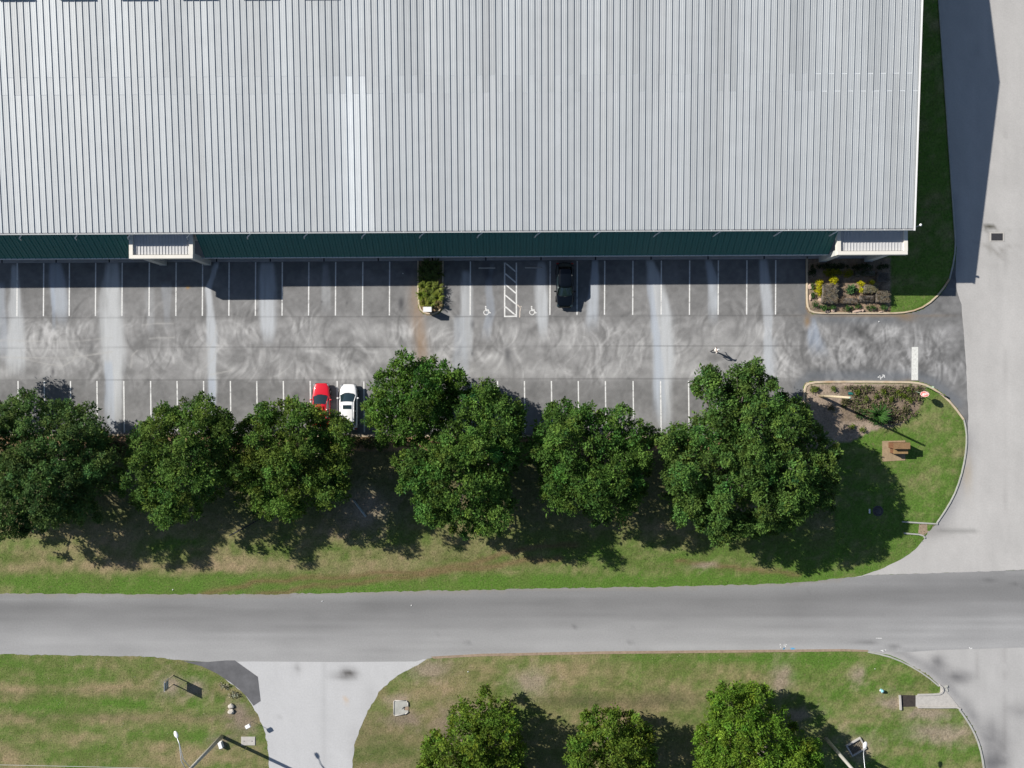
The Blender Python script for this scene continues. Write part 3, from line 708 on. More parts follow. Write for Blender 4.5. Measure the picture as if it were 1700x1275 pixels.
PW = .61
def panel_mesh(name, y0, y1, lap, lm='lap2'):
    """one standing-seam sheet: flat pan with two shallow stiffeners and the seam on its west edge"""
    q = MB(); dz = .014 if lap else 0.0; sh = .070
    prof = [(0, 0), (.012, sh), (.034, sh), (.046, 0), (.20, 0), (.215, .008), (.235, .008), (.25, 0), (.39, 0), (.405, .008), (.425, .008), (.44, 0), (PW - .003, 0)]
    v = [(x, y0, rz_(y0) + z + dz) for x, z in prof] + [(x, y1, rz_(y1) + z) for x, z in prof]; n = len(prof)
    f = [(i, i + 1, n + i + 1, n + i) for i in range(n - 1)]
    q.add(v, f)
    # lower end closure of the seam, and the sealed lap edge
    q.add([(0, y0, rz_(y0) + dz), (.046, y0, rz_(y0) + dz), (.034, y0, rz_(y0) + sh + dz), (.012, y0, rz_(y0) + sh + dz)], [(0, 1, 2, 3)])
    if lap: q.add([(.05, y0 - .05, rz_(y0) - .004), (PW - .008, y0 - .05, rz_(y0) - .004), (PW - .008, y0 + .012, rz_(y0) + dz + .004), (.05, y0 + .012, rz_(y0) + dz + .004)], [(0, 1, 2, 3)], 1)
    return q.mesh(name, [M['roof'], M[lm]])
lapY = (12.9, 14.5)
lo = [panel_mesh('roof_panel', .16, y, False) for y in lapY]
hi = [panel_mesh('roof_panel', y, RUN - .05, True) for y in lapY]
hi2 = [panel_mesh('roof_panel', y, RUN - .05, True, 'lap') for y in lapY]
NP = 144
pr = np.random.default_rng(3)
for i in range(NP):
    x = -.12 - PW * (i + 1); k = i % 2
    grp = (i // 4) % 3; t = .455 + .010 * pr.normal()
    tl = t + (.018 if (i // 5) % 2 else -.006); tu = t + (.022, -.03, .004)[grp] + .01 * pr.normal()
    img = CX + (x + .3 + BX) * PX / .92
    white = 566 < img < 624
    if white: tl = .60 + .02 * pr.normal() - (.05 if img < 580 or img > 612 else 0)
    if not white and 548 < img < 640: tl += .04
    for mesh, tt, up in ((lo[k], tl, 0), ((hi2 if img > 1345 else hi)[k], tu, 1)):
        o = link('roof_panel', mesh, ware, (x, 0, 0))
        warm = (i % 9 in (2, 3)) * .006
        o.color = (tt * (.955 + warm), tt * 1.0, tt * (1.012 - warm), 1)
# roof west of the photograph and the far slope beyond the ridge
q = MB()
for i in range(NP, 182):
    x = -.12 - PW * (i + 1); pf = [(0, 0), (.012, .07), (.034, .07), (.046, 0), (PW, 0)]
    v = [(x + a, .16, rz_(.16) + b) for a, b in pf] + [(x + a, RUN - .05, rz_(RUN - .05) + b) for a, b in pf]
    q.add(v, [(j, j + 1, 6 + j, 5 + j) for j in range(4)])
o = q.build('west_roofing', M['roof'], ware, kind='stuff'); o.color = (.45, .455, .46, 1)
q = MB(); n0 = RUN + .05
for i in range(0, 182):
    x = -.12 - PW * (i + 1); z0, z1 = rz_(RUN) - .005, EAVE
    pf = [(0, 0), (.012, .082), (.034, .082), (.046, 0), (PW, 0)]
    v = [(x + a, n0, z0 + b) for a, b in pf] + [(x + a, 42.8, z1 + b) for a, b in pf]
    q.add(v, [(j, j + 1, 6 + j, 5 + j) for j in range(4)])
o = q.build('north_roofing', M['roof'], ware, kind='stuff'); o.color = (.45, .455, .46, 1)
q = MB(); q.add([(WEST, RUN - .22, rz_(RUN) + .075), (0, RUN - .22, rz_(RUN) + .075), (0, RUN, rz_(RUN) + .12), (WEST, RUN, rz_(RUN) + .12), (WEST, RUN + .22, rz_(RUN) + .075), (0, RUN + .22, rz_(RUN) + .075)], [(0, 1, 2, 3), (3, 2, 5, 4)])
q.build('ridge_cap', M['trim'], ware)
# ridge ventilators: their shadows reach the top of the photograph
vent = None
for k in range(16):
    px = 33 + k * 101 - 101 * 4; x0 = LX(px - 29, 9.3) - .55; w = 3.2
    if x0 + w > -54 and k > 4 + 5: break
    if vent is None:
        q = MB(); q.box(0, w, RUN - .26, RUN + .26, 9.18, 9.72, bev=.04); q.box(-.06, w + .06, RUN - .30, RUN + .34, 9.725, 9.77, bev=.02); vent = q.mesh('ridge_vent', M['gutter'])
    link('ridge_vent', vent, ware, (x0, 0, 0))
# trims along the gable, gutter along the eave
q = MB(); q.add([(-.13, -.05, EAVE + .09), (.06, -.05, EAVE + .09), (.06, RUN, rz_(RUN) + .09), (-.13, RUN, rz_(RUN) + .09), (.06, -.05, EAVE - .32), (.06, RUN, rz_(RUN) - .32), (.06, 42.8, EAVE - .32), (.06, 42.8, EAVE + .09), (-.13, 42.8, EAVE + .09)],
               [(0, 1, 2, 3), (1, 4, 5, 2), (2, 5, 6, 7), (3, 2, 7, 8)])
q.build('gable_trim', M['trim'], ware)
q = MB()
q.box(WEST, .06, 0, .035, EAVE - .22, EAVE - .005); q.box(WEST, .06, .035, .17, EAVE - .22, EAVE - .19)
q.build('gutter', M['gutter'], ware)
q = MB()
for i in range(0, 145, 1):
    if i % 3 == 0: q.box(-1.0 - i * PW, -.96 - i * PW, .036, .20, EAVE - .05, EAVE - .012)
q.build('gutter_strap', M['gutter'], ware)
ds = None
for px in (-63, 34, 127, 215, 314, 415, 510, 607, 704, 801, 897.5, 997, 1097.5, 1197.5, 1299.5, 1393):
    x = LX(px, 7.0)
    if ds is None:
        q = MB(); q.tube([(0, .06, EAVE - .20), (0, .05, EAVE - .42), (-.42, -.20, 6.40), (-.55, -.30, 5.80)], .06, 8); ds = q.mesh('downspout', M['gutter'])
    link('downspout', ds, ware, (x, 0, 0))
# awning panels between the canopies
AT, AB = (.33, 6.55), (-1.76, 3.25)
q = MB(); aw = .6
pf = [(0, 0), (.010, .06), (.035, .06), (.045, 0), (.31, 0), (.32, .02), (.335, .02), (.345, 0), (aw - .003, 0)]
nl = math.hypot(AT[0] - AB[0], AT[1] - AB[1]); ny_, nz_ = -(AT[1] - AB[1]) / nl, (AT[0] - AB[0]) / nl
v = [(x, AB[0] + ny_ * z, AB[1] + nz_ * z) for x, z in pf] + [(x, AT[0] + ny_ * z, AT[1] + nz_ * z) for x, z in pf]; n = len(pf)
q.add(v, [(i, i + 1, n + i + 1, n + i) for i in range(n - 1)]); am = q.mesh('awning_panel', M['green'])
LB = (LX(214.6, 5.75), LX(320.6, 5.75)); RB = (LX(1389.2, 5.75), LX(1506.3, 5.75))
x = RB[0] - aw
spans = []
while x > -91:
    if not (LB[0] - aw + .05 < x < LB[1] - .05): link('awning_panel', am, ware, (x, 0, 0))
    x -= aw
q = MB()
for a, b in ((-92, LB[0]), (LB[1], RB[0])):
    q.box(a, b, AB[0] - .07, AB[0] + .03, AB[1] - .22, AB[1] + .02)
q.build('awning_fascia', M['gutter'], ware)
q = MB()
for a, b in ((-92, LB[0]), (LB[1], RB[0])):
    q.box(a, b, AB[0] + .05, .34, AB[1] - .10, AB[1] - .04)
q.build('awning_soffit', M['wall'], ware)
# flat-roofed entrance canopies
def canopy(x0, x1, ys, pillars):
    t = .36; z1 = 5.86; zi = 5.60
    f = MB()
    f.box(x0, x1, ys, ys + t, z1 - .6, z1, bev=.02); f.box(x0, x0 + t, ys + t, .33, z1 - .6, z1 - .004); f.box(x1 - t, x1, ys + t, .33, z1 - .6, z1 - .004)
    c = f.build('entrance_canopy', M['frame'], ware)
    n = int(round((x1 - x0 - 2 * t) / .30)); w = (x1 - x0 - 2 * t) / n
    q = MB(); pf = [(0, 0), (.012, .05), (.04, .05), (.052, 0), (w - .002, 0)]
    yy = (ys + t + .06, .33)
    v = [(a, yy[0], zi + b) for a, b in pf] + [(a, yy[1], zi + .08 + b) for a, b in pf]
    q.add(v, [(i, i + 1, 6 + i, 5 + i) for i in range(4)]); me = q.mesh('canopy_panel', M['canopy'])
    for i in range(n): link('canopy_panel', me, c, (x0 + t + i * w, 0, 0))
    q = MB(); q.box(x0 + t, x1 - t, ys + t, .33, z1 - .58, z1 - .50); q.box(x0 + t, x1 - t, ys + t, ys + t + .055, zi - .02, zi + .01, mi=1)
    q.build('canopy_ceiling', [M['wall'], M['drain']], c)
    for a, b in pillars:
        q = MB(); q.box(a, b, ys + .05, ys + .55, 0, z1 - .604); q.box(a - .04, b + .04, ys + .02, ys + .58, .12, .32); q.build('pillar', M['wall'], c)
    return c
canopy(LB[0], LB[1], -2.16, ((LB[0] + .95, LB[0] + 1.6), (LB[1] - .62, LB[1] - .04)))
canopy(RB[0], RB[1], -2.15, ((RB[0] + .06, RB[0] + .75), (RB[1] - 2.1, RB[1] - 1.4)))
# corner floodlight
q = MB(); q.tube([(.05, .25, 6.8), (.62, .50, 7.0)], .025, 6); a = q.build('flood_light', M['steel'], ware)
q = MB(); q.lathe([(.05, .0), (.11, .02), (.13, .1), (.09, .16), (.03, .18)], (.68, .52, 6.93), 10); q.build('lamp_head', M['white'], a)

# sidewalk of slabs with iron drain channels
walk = thing('sidewalk', None, None, (BX, BY, 0), TH); tag(walk, kind='structure')
xs = [LX(px, 0) for px in (4, 93.8, 182, 270, 360, 449, 538, 628, 718, 806.5, 898, 988.5, 1080.5, 1175, 1268, 1338)]
edge = -1.77
prev = -92.0
for x in xs + [-1.55]:
    q = MB(); q.box(prev + .07, x - .07, edge, .33, -.02, .13, bev=.012); q.build('paving_slab', M['walk'], walk)
    if x > -1.6 or x == xs[-1]: prev = x - .12; continue
    q = MB(); q.box(x - .068, x + .068, edge, .33, -.02, .085); q.build('drain_channel', M['drain'], walk); prev = x

# ------------------------------------------------------------------ foliage
def leaf_mesh(name, Cn, A, Nn, L, W, col, m):
    """kite-shaped leaves: base points Cn, axis A, normal Nn (all (n,3)), length L and width W (n,)"""
    A = A / (np.linalg.norm(A, axis=1, keepdims=True) + 1e-9)
    Bv = np.cross(A, Nn); Bv /= (np.linalg.norm(Bv, axis=1, keepdims=True) + 1e-9)
    L = L[:, None]; W = W[:, None]
    V = np.stack([Cn, Cn + A * L * .45 + Bv * W * .5, Cn + A * L, Cn + A * L * .45 - Bv * W * .5], 1).reshape(-1, 3)
    F = np.arange(len(V)).reshape(-1, 4)
    return np_mesh(name, V, F, m, np.repeat(col, 4, axis=0))

def rnd_unit(n, r):
    v = r.normal(size=(n, 3)); return v / np.linalg.norm(v, axis=1, keepdims=True)

def clumps(centres, radii, per, r, base, var=.18, lsize=(.20, .34), flat=.8, up=.35, out=None):
    """leaf rosettes round clump centres; returns leaf arrays"""
    n = len(centres); c = np.repeat(centres, per, 0); rr = np.repeat(radii, per)[:, None]
    d = rnd_unit(n * per, r); d[:, 2] = d[:, 2] * flat + up * .5
    pos = c + d * rr * (r.random((n * per, 1)) ** .5) * .95
    ax = d + .7 * rnd_unit(n * per, r); nn = rnd_unit(n * per, r) * .75 + np.array([0, 0, up + .45]) if out is None else rnd_unit(n * per, r) * .55 + .35 * d + np.repeat(out, per, 0) + np.array([0, 0, .30])
    L = r.uniform(*lsize, n * per); W = L * r.uniform(.38, .55, n * per)
    tone = (1 + var * r.normal(size=(n, 1)))
    hue = r.normal(size=(n, 1)) * .10
    cb = np.clip(np.array(base)[None] * tone * np.array([1, 1, 1]) + np.concatenate([hue * base[0] * 1.2, hue * base[1] * .35, -hue * base[2] * .5], 1), .004, 1)
    col = np.repeat(cb, per, 0) * r.uniform(.72, 1.25, (n * per, 1))
    return pos, ax, nn, L, W, col

def cat(parts): return [np.concatenate(p, 0) for p in zip(*parts)]

def tree(name, label, outline, org, scale, base, seed, top=9.2, low=4.3, lobe=1.5, group=None, cat_='tree', dens=1.0, loose=0.06, lsize=(.16, .29), var=.2, trunk_px=None, extra=()):
    r = np.random.default_rng(seed); base = (1.46 * base[0], 1.38 * base[1], 1.50 * base[2])
    poly = [(org[0] + x / scale, org[1] + y / scale) for x, y in outline]
    pa = np.array(poly); x0, y0 = pa.min(0); x1, y1 = pa.max(0)
    rp = lobe * PX                               # lobe radius in pixels
    area = 0.5 * abs(np.sum(pa[:, 0] * np.roll(pa[:, 1], 1) - pa[:, 1] * np.roll(pa[:, 0], 1)))
    # poisson-like lobe centres inside the outline
    pts = []; tries = 0
    lobe = lobe * .74; rp = lobe * PX
    cand = np.stack([r.uniform(x0, x1, 12000), r.uniform(y0, y1, 12000)], 1)
    dd = dist(poly, cand[:, 0], cand[:, 1]); ok = inside(poly, cand[:, 0], cand[:, 1]) & (dd > rp * 1.0)
    cand = cand[ok]; dd = dd[ok]; dmax = dd.max()
    keep = []
    for p, d in zip(cand, dd):
        sep = rp * (1.05 if d < rp * 1.5 else 1.26)
        if all((p[0] - k[0]) ** 2 + (p[1] - k[1]) ** 2 > sep * sep for k in keep): keep.append((p[0], p[1], d))
    lobes = []
    for px, py, d in keep:
        t = min(1, d / (dmax * .95)); h = low + (top - low) * math.sqrt(max(0, 1 - (1 - t) ** 2)) + r.normal() * .75
        R = lobe * r.uniform(.70, 1.25) * (.68 + .32 * min(1, d / rp))
        gx_, gy_ = G(px, py, h); lobes.append((gx_, gy_, h, R))
    # sprigs that break the outline
    per_ = np.hypot(*(np.roll(pa, -1, 0) - pa).T)
    for i in range(len(pa)):
        for k in range(int(per_[i] / 15) + (r.random() < .55)):
            p = pa[i] + (pa[(i + 1) % len(pa)] - pa[i]) * r.random() + (pa.mean(0) - pa[i]) * r.uniform(.02, .11); h = low + r.uniform(-.3, 1.6)
            lobes.append((*G(p[0], p[1], h), h, r.uniform(.26, .50)))
    for ex, ey, er, eh in extra:
        gx_, gy_ = G(ex, ey, eh); lobes.append((gx_, gy_, eh, er))
    lobes = np.array(lobes)
    cxy = lobes[:, :2].mean(0) if trunk_px is None else np.array(G(*trunk_px))
    root = thing(name, label, cat_, (cxy[0], cxy[1], .02), 0, group)
    # trunk and limbs
    q = MB(); rt = .16 + .012 * math.sqrt(area) / PX * 2
    hb = low * .42
    q.tube([(0, 0, -.05), (.02, .01, .3), (.05, -.03, hb)], [rt * 1.45, rt, rt * .82], 10)
    order = r.permutation(len(lobes))[:max(7, len(lobes) // 3)]
    for i in order:
        e = lobes[i, :3] - np.array([cxy[0], cxy[1], 0.02]); mid = np.array([e[0] * .42, e[1] * .42, hb + (e[2] - hb) * .62]) + r.normal(size=3) * .2
        rb = rt * r.uniform(.18, .36)
        q.tube([(.05, -.03, hb - .1), tuple(mid), tuple(e)], [rb, rb * .6, rb * .2], 6, cap=False)
    q.build('trunk', M['bark'], root)
    parts = []
    for gx_, gy_, h, R in lobes:
        n = max(5, int(17 * R * R * dens)); d = rnd_unit(n, r); d[:, 2] = np.abs(d[:, 2]) * .9 - .32
        cc = np.array([gx_, gy_, h - .15]) + d * R * np.array([1, 1, .85]) * r.uniform(.55, 1.0 + loose, (n, 1))
        tone = np.clip(1 + .17 * r.normal(), .6, 1.5) * np.array([1 + .10 * r.normal(), 1, 1])
        parts.append(clumps(cc, r.uniform(.19, .33, n), 40, r, np.array(base) * tone, var=var, lsize=lsize, out=d * 1.1))
        # shaded inner leaves close the crown
        k = int(8 * R * R)
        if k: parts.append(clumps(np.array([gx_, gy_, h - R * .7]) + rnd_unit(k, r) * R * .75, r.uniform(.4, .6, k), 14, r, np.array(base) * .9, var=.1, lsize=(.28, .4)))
        # leaves below the lobe, down to the lower limbs, make the crown deep
        if h > low + 1.0:
            k = int(6 * R * R); cz = r.uniform(max(2.6, low - 1.6), h - R * .9, k)
            sh = 1 - .10 * (h - cz) / 4
            cc = np.stack([cxy[0] + (gx_ - cxy[0]) * sh + r.normal(size=k) * R * .5, cxy[1] + (gy_ - cxy[1]) * sh + r.normal(size=k) * R * .5, cz], 1)
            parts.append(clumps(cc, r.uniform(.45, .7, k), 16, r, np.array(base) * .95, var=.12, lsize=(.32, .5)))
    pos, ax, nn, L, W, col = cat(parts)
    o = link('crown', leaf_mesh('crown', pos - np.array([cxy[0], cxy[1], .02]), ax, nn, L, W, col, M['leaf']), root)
    return root

ROW = 'broad trees in a row south of the car park'
SROW = 'trees along the lower edge of the frame'
T1 = [(-260, 190), (-140, 170), (0, 185), (60, 165), (110, 135), (170, 145), (200, 170), (280, 180), (330, 190), (400, 200), (440, 260), (470, 300), (500, 290), (520, 340), (515, 400), (545, 440), (540, 500), (520, 590), (460, 650), (430, 690), (480, 745), (440, 760), (380, 770), (310, 750), (240, 800), (160, 790), (130, 820), (0, 850), (-140, 820), (-270, 700), (-300, 400)]
tree('tree', 'very large dark tree cut off by the left edge of the photo', T1, (0, 600), 2.833, (.060, .112, .028), 11, 9.6, 4.6, 1.55, ROW, lsize=(.16, .28), loose=.12, extra=((-44, 601, 1.0, 5.0), (-62, 612, 1.1, 5.0), (-36, 617, .8, 4.8), (-70, 640, 1.3, 5)))
T2 = [(520, 570), (560, 510), (610, 430), (600, 340), (640, 300), (680, 290), (720, 260), (740, 210), (800, 215), (850, 215), (880, 170), (940, 180), (960, 140), (1000, 170), (1020, 215), (1040, 250), (1090, 260), (1100, 300), (1110, 350), (1100, 400), (1070, 440), (1060, 600), (1000, 680), (930, 720), (900, 740), (830, 760), (740, 790), (690, 740), (640, 700), (620, 640), (560, 640), (530, 620)]
tree('tree', 'dark tree second from the left, right of the very large tree', T2, (0, 600), 2.833, (.064, .122, .022), 12, 9.4, 4.8, 1.35, ROW)
T3 = [(1055, 550), (1090, 480), (1100, 420), (1110, 290), (1150, 270), (1220, 190), (1290, 200), (1340, 190), (1360, 155), (1410, 170), (1430, 200), (1500, 210), (1540, 215), (1560, 250), (1620, 250), (1650, 290), (1655, 350), (1650, 420), (1640, 500), (1640, 600), (1600, 680), (1500, 690), (1440, 710), (1400, 740), (1330, 770), (1260, 760), (1190, 740), (1190, 700), (1120, 650), (1130, 600), (1070, 590)]
tree('tree', 'round yellow-green tree with dense knobbly crown overhanging the red car', T3, (0, 600), 2.833, (.070, .124, .020), 13, 8.8, 4.4, 1.25, ROW, dens=1.1)
T4 = [(125, 340), (150, 270), (190, 180), (250, 160), (260, 110), (290, 65), (350, 90), (370, 110), (430, 110), (500, 100), (540, 140), (590, 160), (605, 200), (600, 240), (560, 260), (540, 320), (500, 400), (470, 450), (400, 480), (330, 480), (280, 520), (210, 510), (170, 440), (140, 400)]
tree('tree', 'mid green tree right of the white car, its crown reaching far into the lane', T4, (560, 560), 2.833, (.064, .132, .020), 14, 8.4, 4.6, 1.25, ROW, lsize=(.18, .3), loose=.1)
T5 = [(240, 620), (260, 570), (320, 540), (340, 490), (450, 470), (490, 400), (530, 330), (560, 250), (600, 230), (640, 260), (660, 200), (720, 205), (740, 250), (800, 260), (860, 280), (880, 330), (870, 380), (880, 430), (850, 500), (860, 560), (850, 620), (800, 650), (820, 700), (830, 800), (820, 880), (760, 920), (680, 930), (580, 960), (540, 930), (510, 860), (480, 900), (430, 900), (370, 860), (350, 790), (300, 740), (280, 680)]
tree('tree', 'tall mid green tree in the middle of the row, crown hanging towards the street', T5, (560, 560), 2.833, (.062, .126, .022), 15, 9.8, 4.8, 1.35, ROW, lsize=(.18, .3), loose=.08)
T6 = [(870, 520), (920, 470), (930, 380), (980, 350), (1010, 295), (1080, 295), (1090, 350), (1150, 320), (1210, 340), (1250, 350), (1310, 320), (1380, 330), (1440, 370), (1430, 420), (1480, 430), (1510, 480), (1500, 560), (1470, 620), (1480, 660), (1450, 720), (1420, 820), (1360, 870), (1280, 890), (1220, 890), (1190, 840), (1140, 830), (1060, 830), (990, 810), (950, 730), (960, 660), (940, 590), (890, 580)]
tree('tree', 'compact dark green tree left of the tree with two upward limbs', T6, (560, 560), 2.833, (.056, .116, .020), 16, 9.2, 4.8, 1.3, ROW)
T7 = [(130, 430), (150, 380), (200, 360), (240, 350), (290, 380), (320, 320), (370, 340), (375, 230), (310, 170), (330, 145), (370, 130), (365, 90), (410, 80), (450, 130), (462, 180), (470, 250), (490, 240), (500, 180), (485, 120), (560, 90), (600, 55), (650, 95), (630, 140), (690, 135), (740, 170), (750, 220), (740, 260), (830, 230), (870, 290), (910, 320), (920, 380), (900, 430), (980, 430), (1010, 480), (1000, 560), (1020, 650), (970, 750), (900, 740), (860, 800), (860, 830), (800, 860), (730, 860), (680, 880), (630, 910), (580, 880), (520, 900), (470, 940), (420, 910), (340, 870), (320, 820), (250, 830), (190, 780), (175, 700), (190, 640), (170, 600), (190, 540), (140, 500)]
tree('tree', 'large tree with two upward limbs, rightmost of the row beside the planting bed', T7, (1040, 580), 2.833, (.062, .122, .024), 17, 9.6, 4.6, 1.35, ROW, lsize=(.18, .31), loose=.08,
     extra=((1180, 630, .8, 7), (1186, 645, .8, 7), (1176, 618, .7, 7), (1254, 608, .9, 8), (1240, 625, 1.0, 8), (1223, 622, .8, 7.6), (1235, 645, .9, 8)))
B1 = [(105, 410), (160, 310), (220, 310), (230, 260), (220, 220), (270, 210), (335, 210), (345, 145), (388, 150), (390, 210), (430, 240), (440, 180), (455, 240), (470, 330), (500, 370), (490, 425), (450, 580), (150, 580)]
tree('tree', 'thin-leaved small tree, leftmost of three at the lower edge of the photo', B1, (640, 1075), 2.125, (.080, .140, .016), 21, 6.0, 2.6, 1.15, SROW, dens=.8, loose=.25)
B2 = [(640, 400), (650, 330), (690, 290), (700, 230), (740, 215), (810, 220), (840, 240), (880, 230), (910, 270), (940, 290), (950, 350), (960, 425), (900, 560), (680, 560)]
tree('tree', 'small olive tree in the middle of three along the lower edge', B2, (640, 1075), 2.125, (.078, .132, .016), 22, 6.4, 3.4, 1.15, SROW, dens=.95, loose=.12)
B3 = [(1085, 340), (1110, 290), (1140, 280), (1150, 240), (1135, 200), (1150, 150), (1200, 135), (1280, 135), (1350, 140), (1370, 180), (1360, 220), (1420, 230), (1450, 280), (1480, 310), (1530, 340), (1545, 425), (1500, 580), (1120, 580)]
tree('tree', 'bright green dense tree beside the utility pole at the lower right', B3, (640, 1075), 2.125, (.082, .158, .016), 23, 7.4, 3.6, 1.3, SROW, dens=1.15)

# clipped hedges and shrubs --------------------------------------------------
def shrub(name, label, cat_, px, py, rx, ry, h, base, seed, group=None, lsize=(.10, .18), per=16, dens=1.0, flat_top=False, twig=None):
    """a plant of elliptical plan (radii in pixels), leaves over its whole volume"""
    r = np.random.default_rng(seed); gx_, gy_ = G(px, py, h * .6); a, b = rx / PX, ry / PX
    root = thing(name, label, cat_, (gx_, gy_, .08), 0, group)
    n = max(10, int(70 * a * b * dens * (1 + h))); t = r.uniform(0, 2 * math.pi, n); s = r.random(n) ** .5
    if flat_top:
        u = r.uniform(-1, 1, (n, 2)); x, y = u[:, 0] * a * .92, u[:, 1] * b * .92
        z = np.where(r.random(n) < .62, h * r.uniform(.86, 1.0, n), h * r.uniform(.15, 1, n))
    else:
        x = np.cos(t) * s * a * .9; y = np.sin(t) * s * b * .9; z = h * np.sqrt(np.clip(1 - .8 * s * s, .05, 1)) * r.uniform(.55, 1.0, n)
    cc = np.stack([x, y, z], 1)
    p = clumps(cc, np.full(n, .13 if not flat_top else .11), per, r, np.array(base), var=.2, lsize=lsize)
    link('foliage', leaf_mesh('foliage', *p[:3], p[3], p[4], p[5], M['leaf']), root)
    q = MB()
    for i in r.permutation(n)[:min(12, n)]: q.tube([(cc[i, 0] * .2, cc[i, 1] * .2, -.05), tuple(cc[i])], [.022, .008], 5, cap=False)
    if flat_top:
        q.box(-a * .86, a * .86, -b * .86, b * .86, -.04, h * .84, bev=.06)
    q.build('branches', M['bark'] if twig is None else twig, root)
    return root

def spiky(name, label, cat_, px, py, rad, h, base, seed, n=60, group=None):
    """arching strap-leaved plant"""
    r = np.random.default_rng(seed); gx_, gy_ = G(px, py, h * .5)
    root = thing(name, label, cat_, (gx_, gy_, .08), 0, group)
    V = []; F = []; col = []
    for i in range(n):
        a = r.uniform(0, 2 * math.pi); L = rad * r.uniform(.6, 1.1); w = r.uniform(.025, .05); hh = h * r.uniform(.5, 1.1); b = len(V)
        d = np.array([math.cos(a), math.sin(a), 0]); s = np.array([-math.sin(a), math.cos(a), 0])
        for t, ww in ((0, .5), (.35, 1), (.7, .8), (1, .08)):
            p = d * L * t + np.array([0, 0, hh * (1.9 * t - 1.35 * t * t)]) ; V += [p - s * w * ww, p + s * w * ww]
        F += [(b + 2 * k, b + 2 * k + 1, b + 2 * k + 3, b + 2 * k + 2) for k in range(3)]
        c = np.array(base) * r.uniform(.65, 1.35); col += [c] * 8
    link('leaves', np_mesh('leaves', np.array(V), np.array(F), M['leaf'], np.array(col)), root)
    q = MB(); q.tube([(0, 0, -.05), (0, 0, h * .25)], [.06, .05], 6); q.build('stem', M['bark'], root)
    return root

def nb(x, y): return (1330 + x / 10.625, 420 + y / 10.625)
BROWN = (.215, .185, .13); OLIVE = (.10, .115, .040); YEL = (.46, .43, .012); GRN = (.055, .12, .03)
HG = 'clipped hedges in the bed at the warehouse corner'
def hedge(label, x0, x1, y0, y1, h, base, seed):
    a, b = nb(x0, y0), nb(x1, y1)
    return shrub('hedge', label, 'hedge', (a[0] + b[0]) / 2, (a[1] + b[1]) / 2, (b[0] - a[0]) / 2, (b[1] - a[1]) / 2, h, base, seed, HG, lsize=(.05, .10), per=20, dens=2.2, flat_top=True)
hedge('large square brown clipped hedge below the yellow flowering shrubs', 345, 640, 540, 900, .85, BROWN, 31)
hedge('low brown hedge strip joining the large square hedge along the bottom of the bed', 640, 1010, 790, 895, .5, (.19, .15, .105), 32)
hedge('rounded brown hedge at the lower right of the corner bed beside the lawn', 1300, 1550, 655, 885, .8, BROWN, 33)
hedge('short clipped hedge in the middle of the corner bed between two yellow shrubs', 1080, 1340, 555, 715, .75, (.23, .215, .12), 34)
hedge('grey clipped hedge in the shade at the upper right of the corner bed', 1320, 1540, 340, 520, .7, (.17, .155, .13), 35)
hedge('narrow dark hedge between the low strip and the rounded hedge', 1010, 1300, 745, 870, .45, (.075, .062, .048), 36)
hedge('shaded hedge above the middle of the bed', 920, 1320, 310, 410, .6, (.075, .09, .035), 37)
YG = 'yellow flowering shrubs in the corner bed'
def yshrub(label, x, y, rx, ry, seed, base=YEL, h=.75):
    a = nb(x, y); return shrub('flowering_shrub', label, 'shrub', a[0], a[1], rx / 10.625, ry / 10.625, h, base, seed, YG, lsize=(.08, .14), dens=1.8)
yshrub('tall bright yellow shrub on the left side of the corner bed', 320, 610, 75, 160, 41)
yshrub('bright yellow shrub on top of the large square hedge', 570, 480, 85, 75, 42, h=.95)
yshrub('small yellow-green shrub right of the white flowered plant', 1050, 545, 60, 50, 43)
yshrub('small yellow-green shrub below right of the white flowered plant', 1045, 655, 40, 45, 44)
yshrub('small yellow shrub topping the right end of the middle hedge', 1250, 510, 45, 45, 45, h=.95)
yshrub('wide shaded yellow-green shrub at the upper left of the corner bed', 560, 345, 190, 75, 46, (.21, .22, .015))
yshrub('shaded yellow-green shrub at the upper middle of the corner bed', 820, 355, 90, 70, 47, (.23, .22, .015))
a = nb(885, 640); shrub('flowering_shrub', 'leafy green plant with white blooms in the middle of the corner bed', 'shrub', a[0], a[1], 8.4, 6.2, .6, (.07, .15, .05), 48, None, lsize=(.12, .22), dens=1.4)
SG = 'small green shrubs along the kerb of the corner bed'
for i, (x, y, rx, ry, lab) in enumerate(((240, 915, 55, 50, 'small green shrub at the bottom left corner of the bed'), (400, 970, 95, 50, 'green shrub below the large square hedge'), (560, 960, 50, 40, 'tiny green shrub right of the one below the large hedge'), (820, 970, 85, 45, 'green shrub in the middle of the kerb row'),
                                         (1240, 965, 85, 45, 'dark green shrub below the rounded hedge'), (1450, 955, 80, 45, 'last green shrub of the kerb row next to the lawn'), (1000, 940, 45, 35, 'thin green shrub right of the middle of the kerb row'), (205, 600, 28, 60, 'narrow green shrub by the left kerb of the bed'), (205, 760, 25, 50, 'lower narrow green shrub by the left kerb of the bed'))):
    a = nb(x, y); shrub('small_shrub', lab, 'shrub', a[0], a[1], rx / 10.625, ry / 10.625, .4, GRN, 50 + i, SG, lsize=(.09, .16), dens=1.3)
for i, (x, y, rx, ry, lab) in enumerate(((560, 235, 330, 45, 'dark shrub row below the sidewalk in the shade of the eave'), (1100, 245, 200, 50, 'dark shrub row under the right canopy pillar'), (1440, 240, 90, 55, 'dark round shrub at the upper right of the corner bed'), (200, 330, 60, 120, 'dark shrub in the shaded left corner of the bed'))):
    a = nb(x, y); shrub('dark_shrub', lab, 'shrub', a[0], a[1], rx / 10.625, ry / 10.625, .7, (.03, .05, .018), 62 + i, 'dark shrubs against the building', lsize=(.1, .18), dens=1.0)

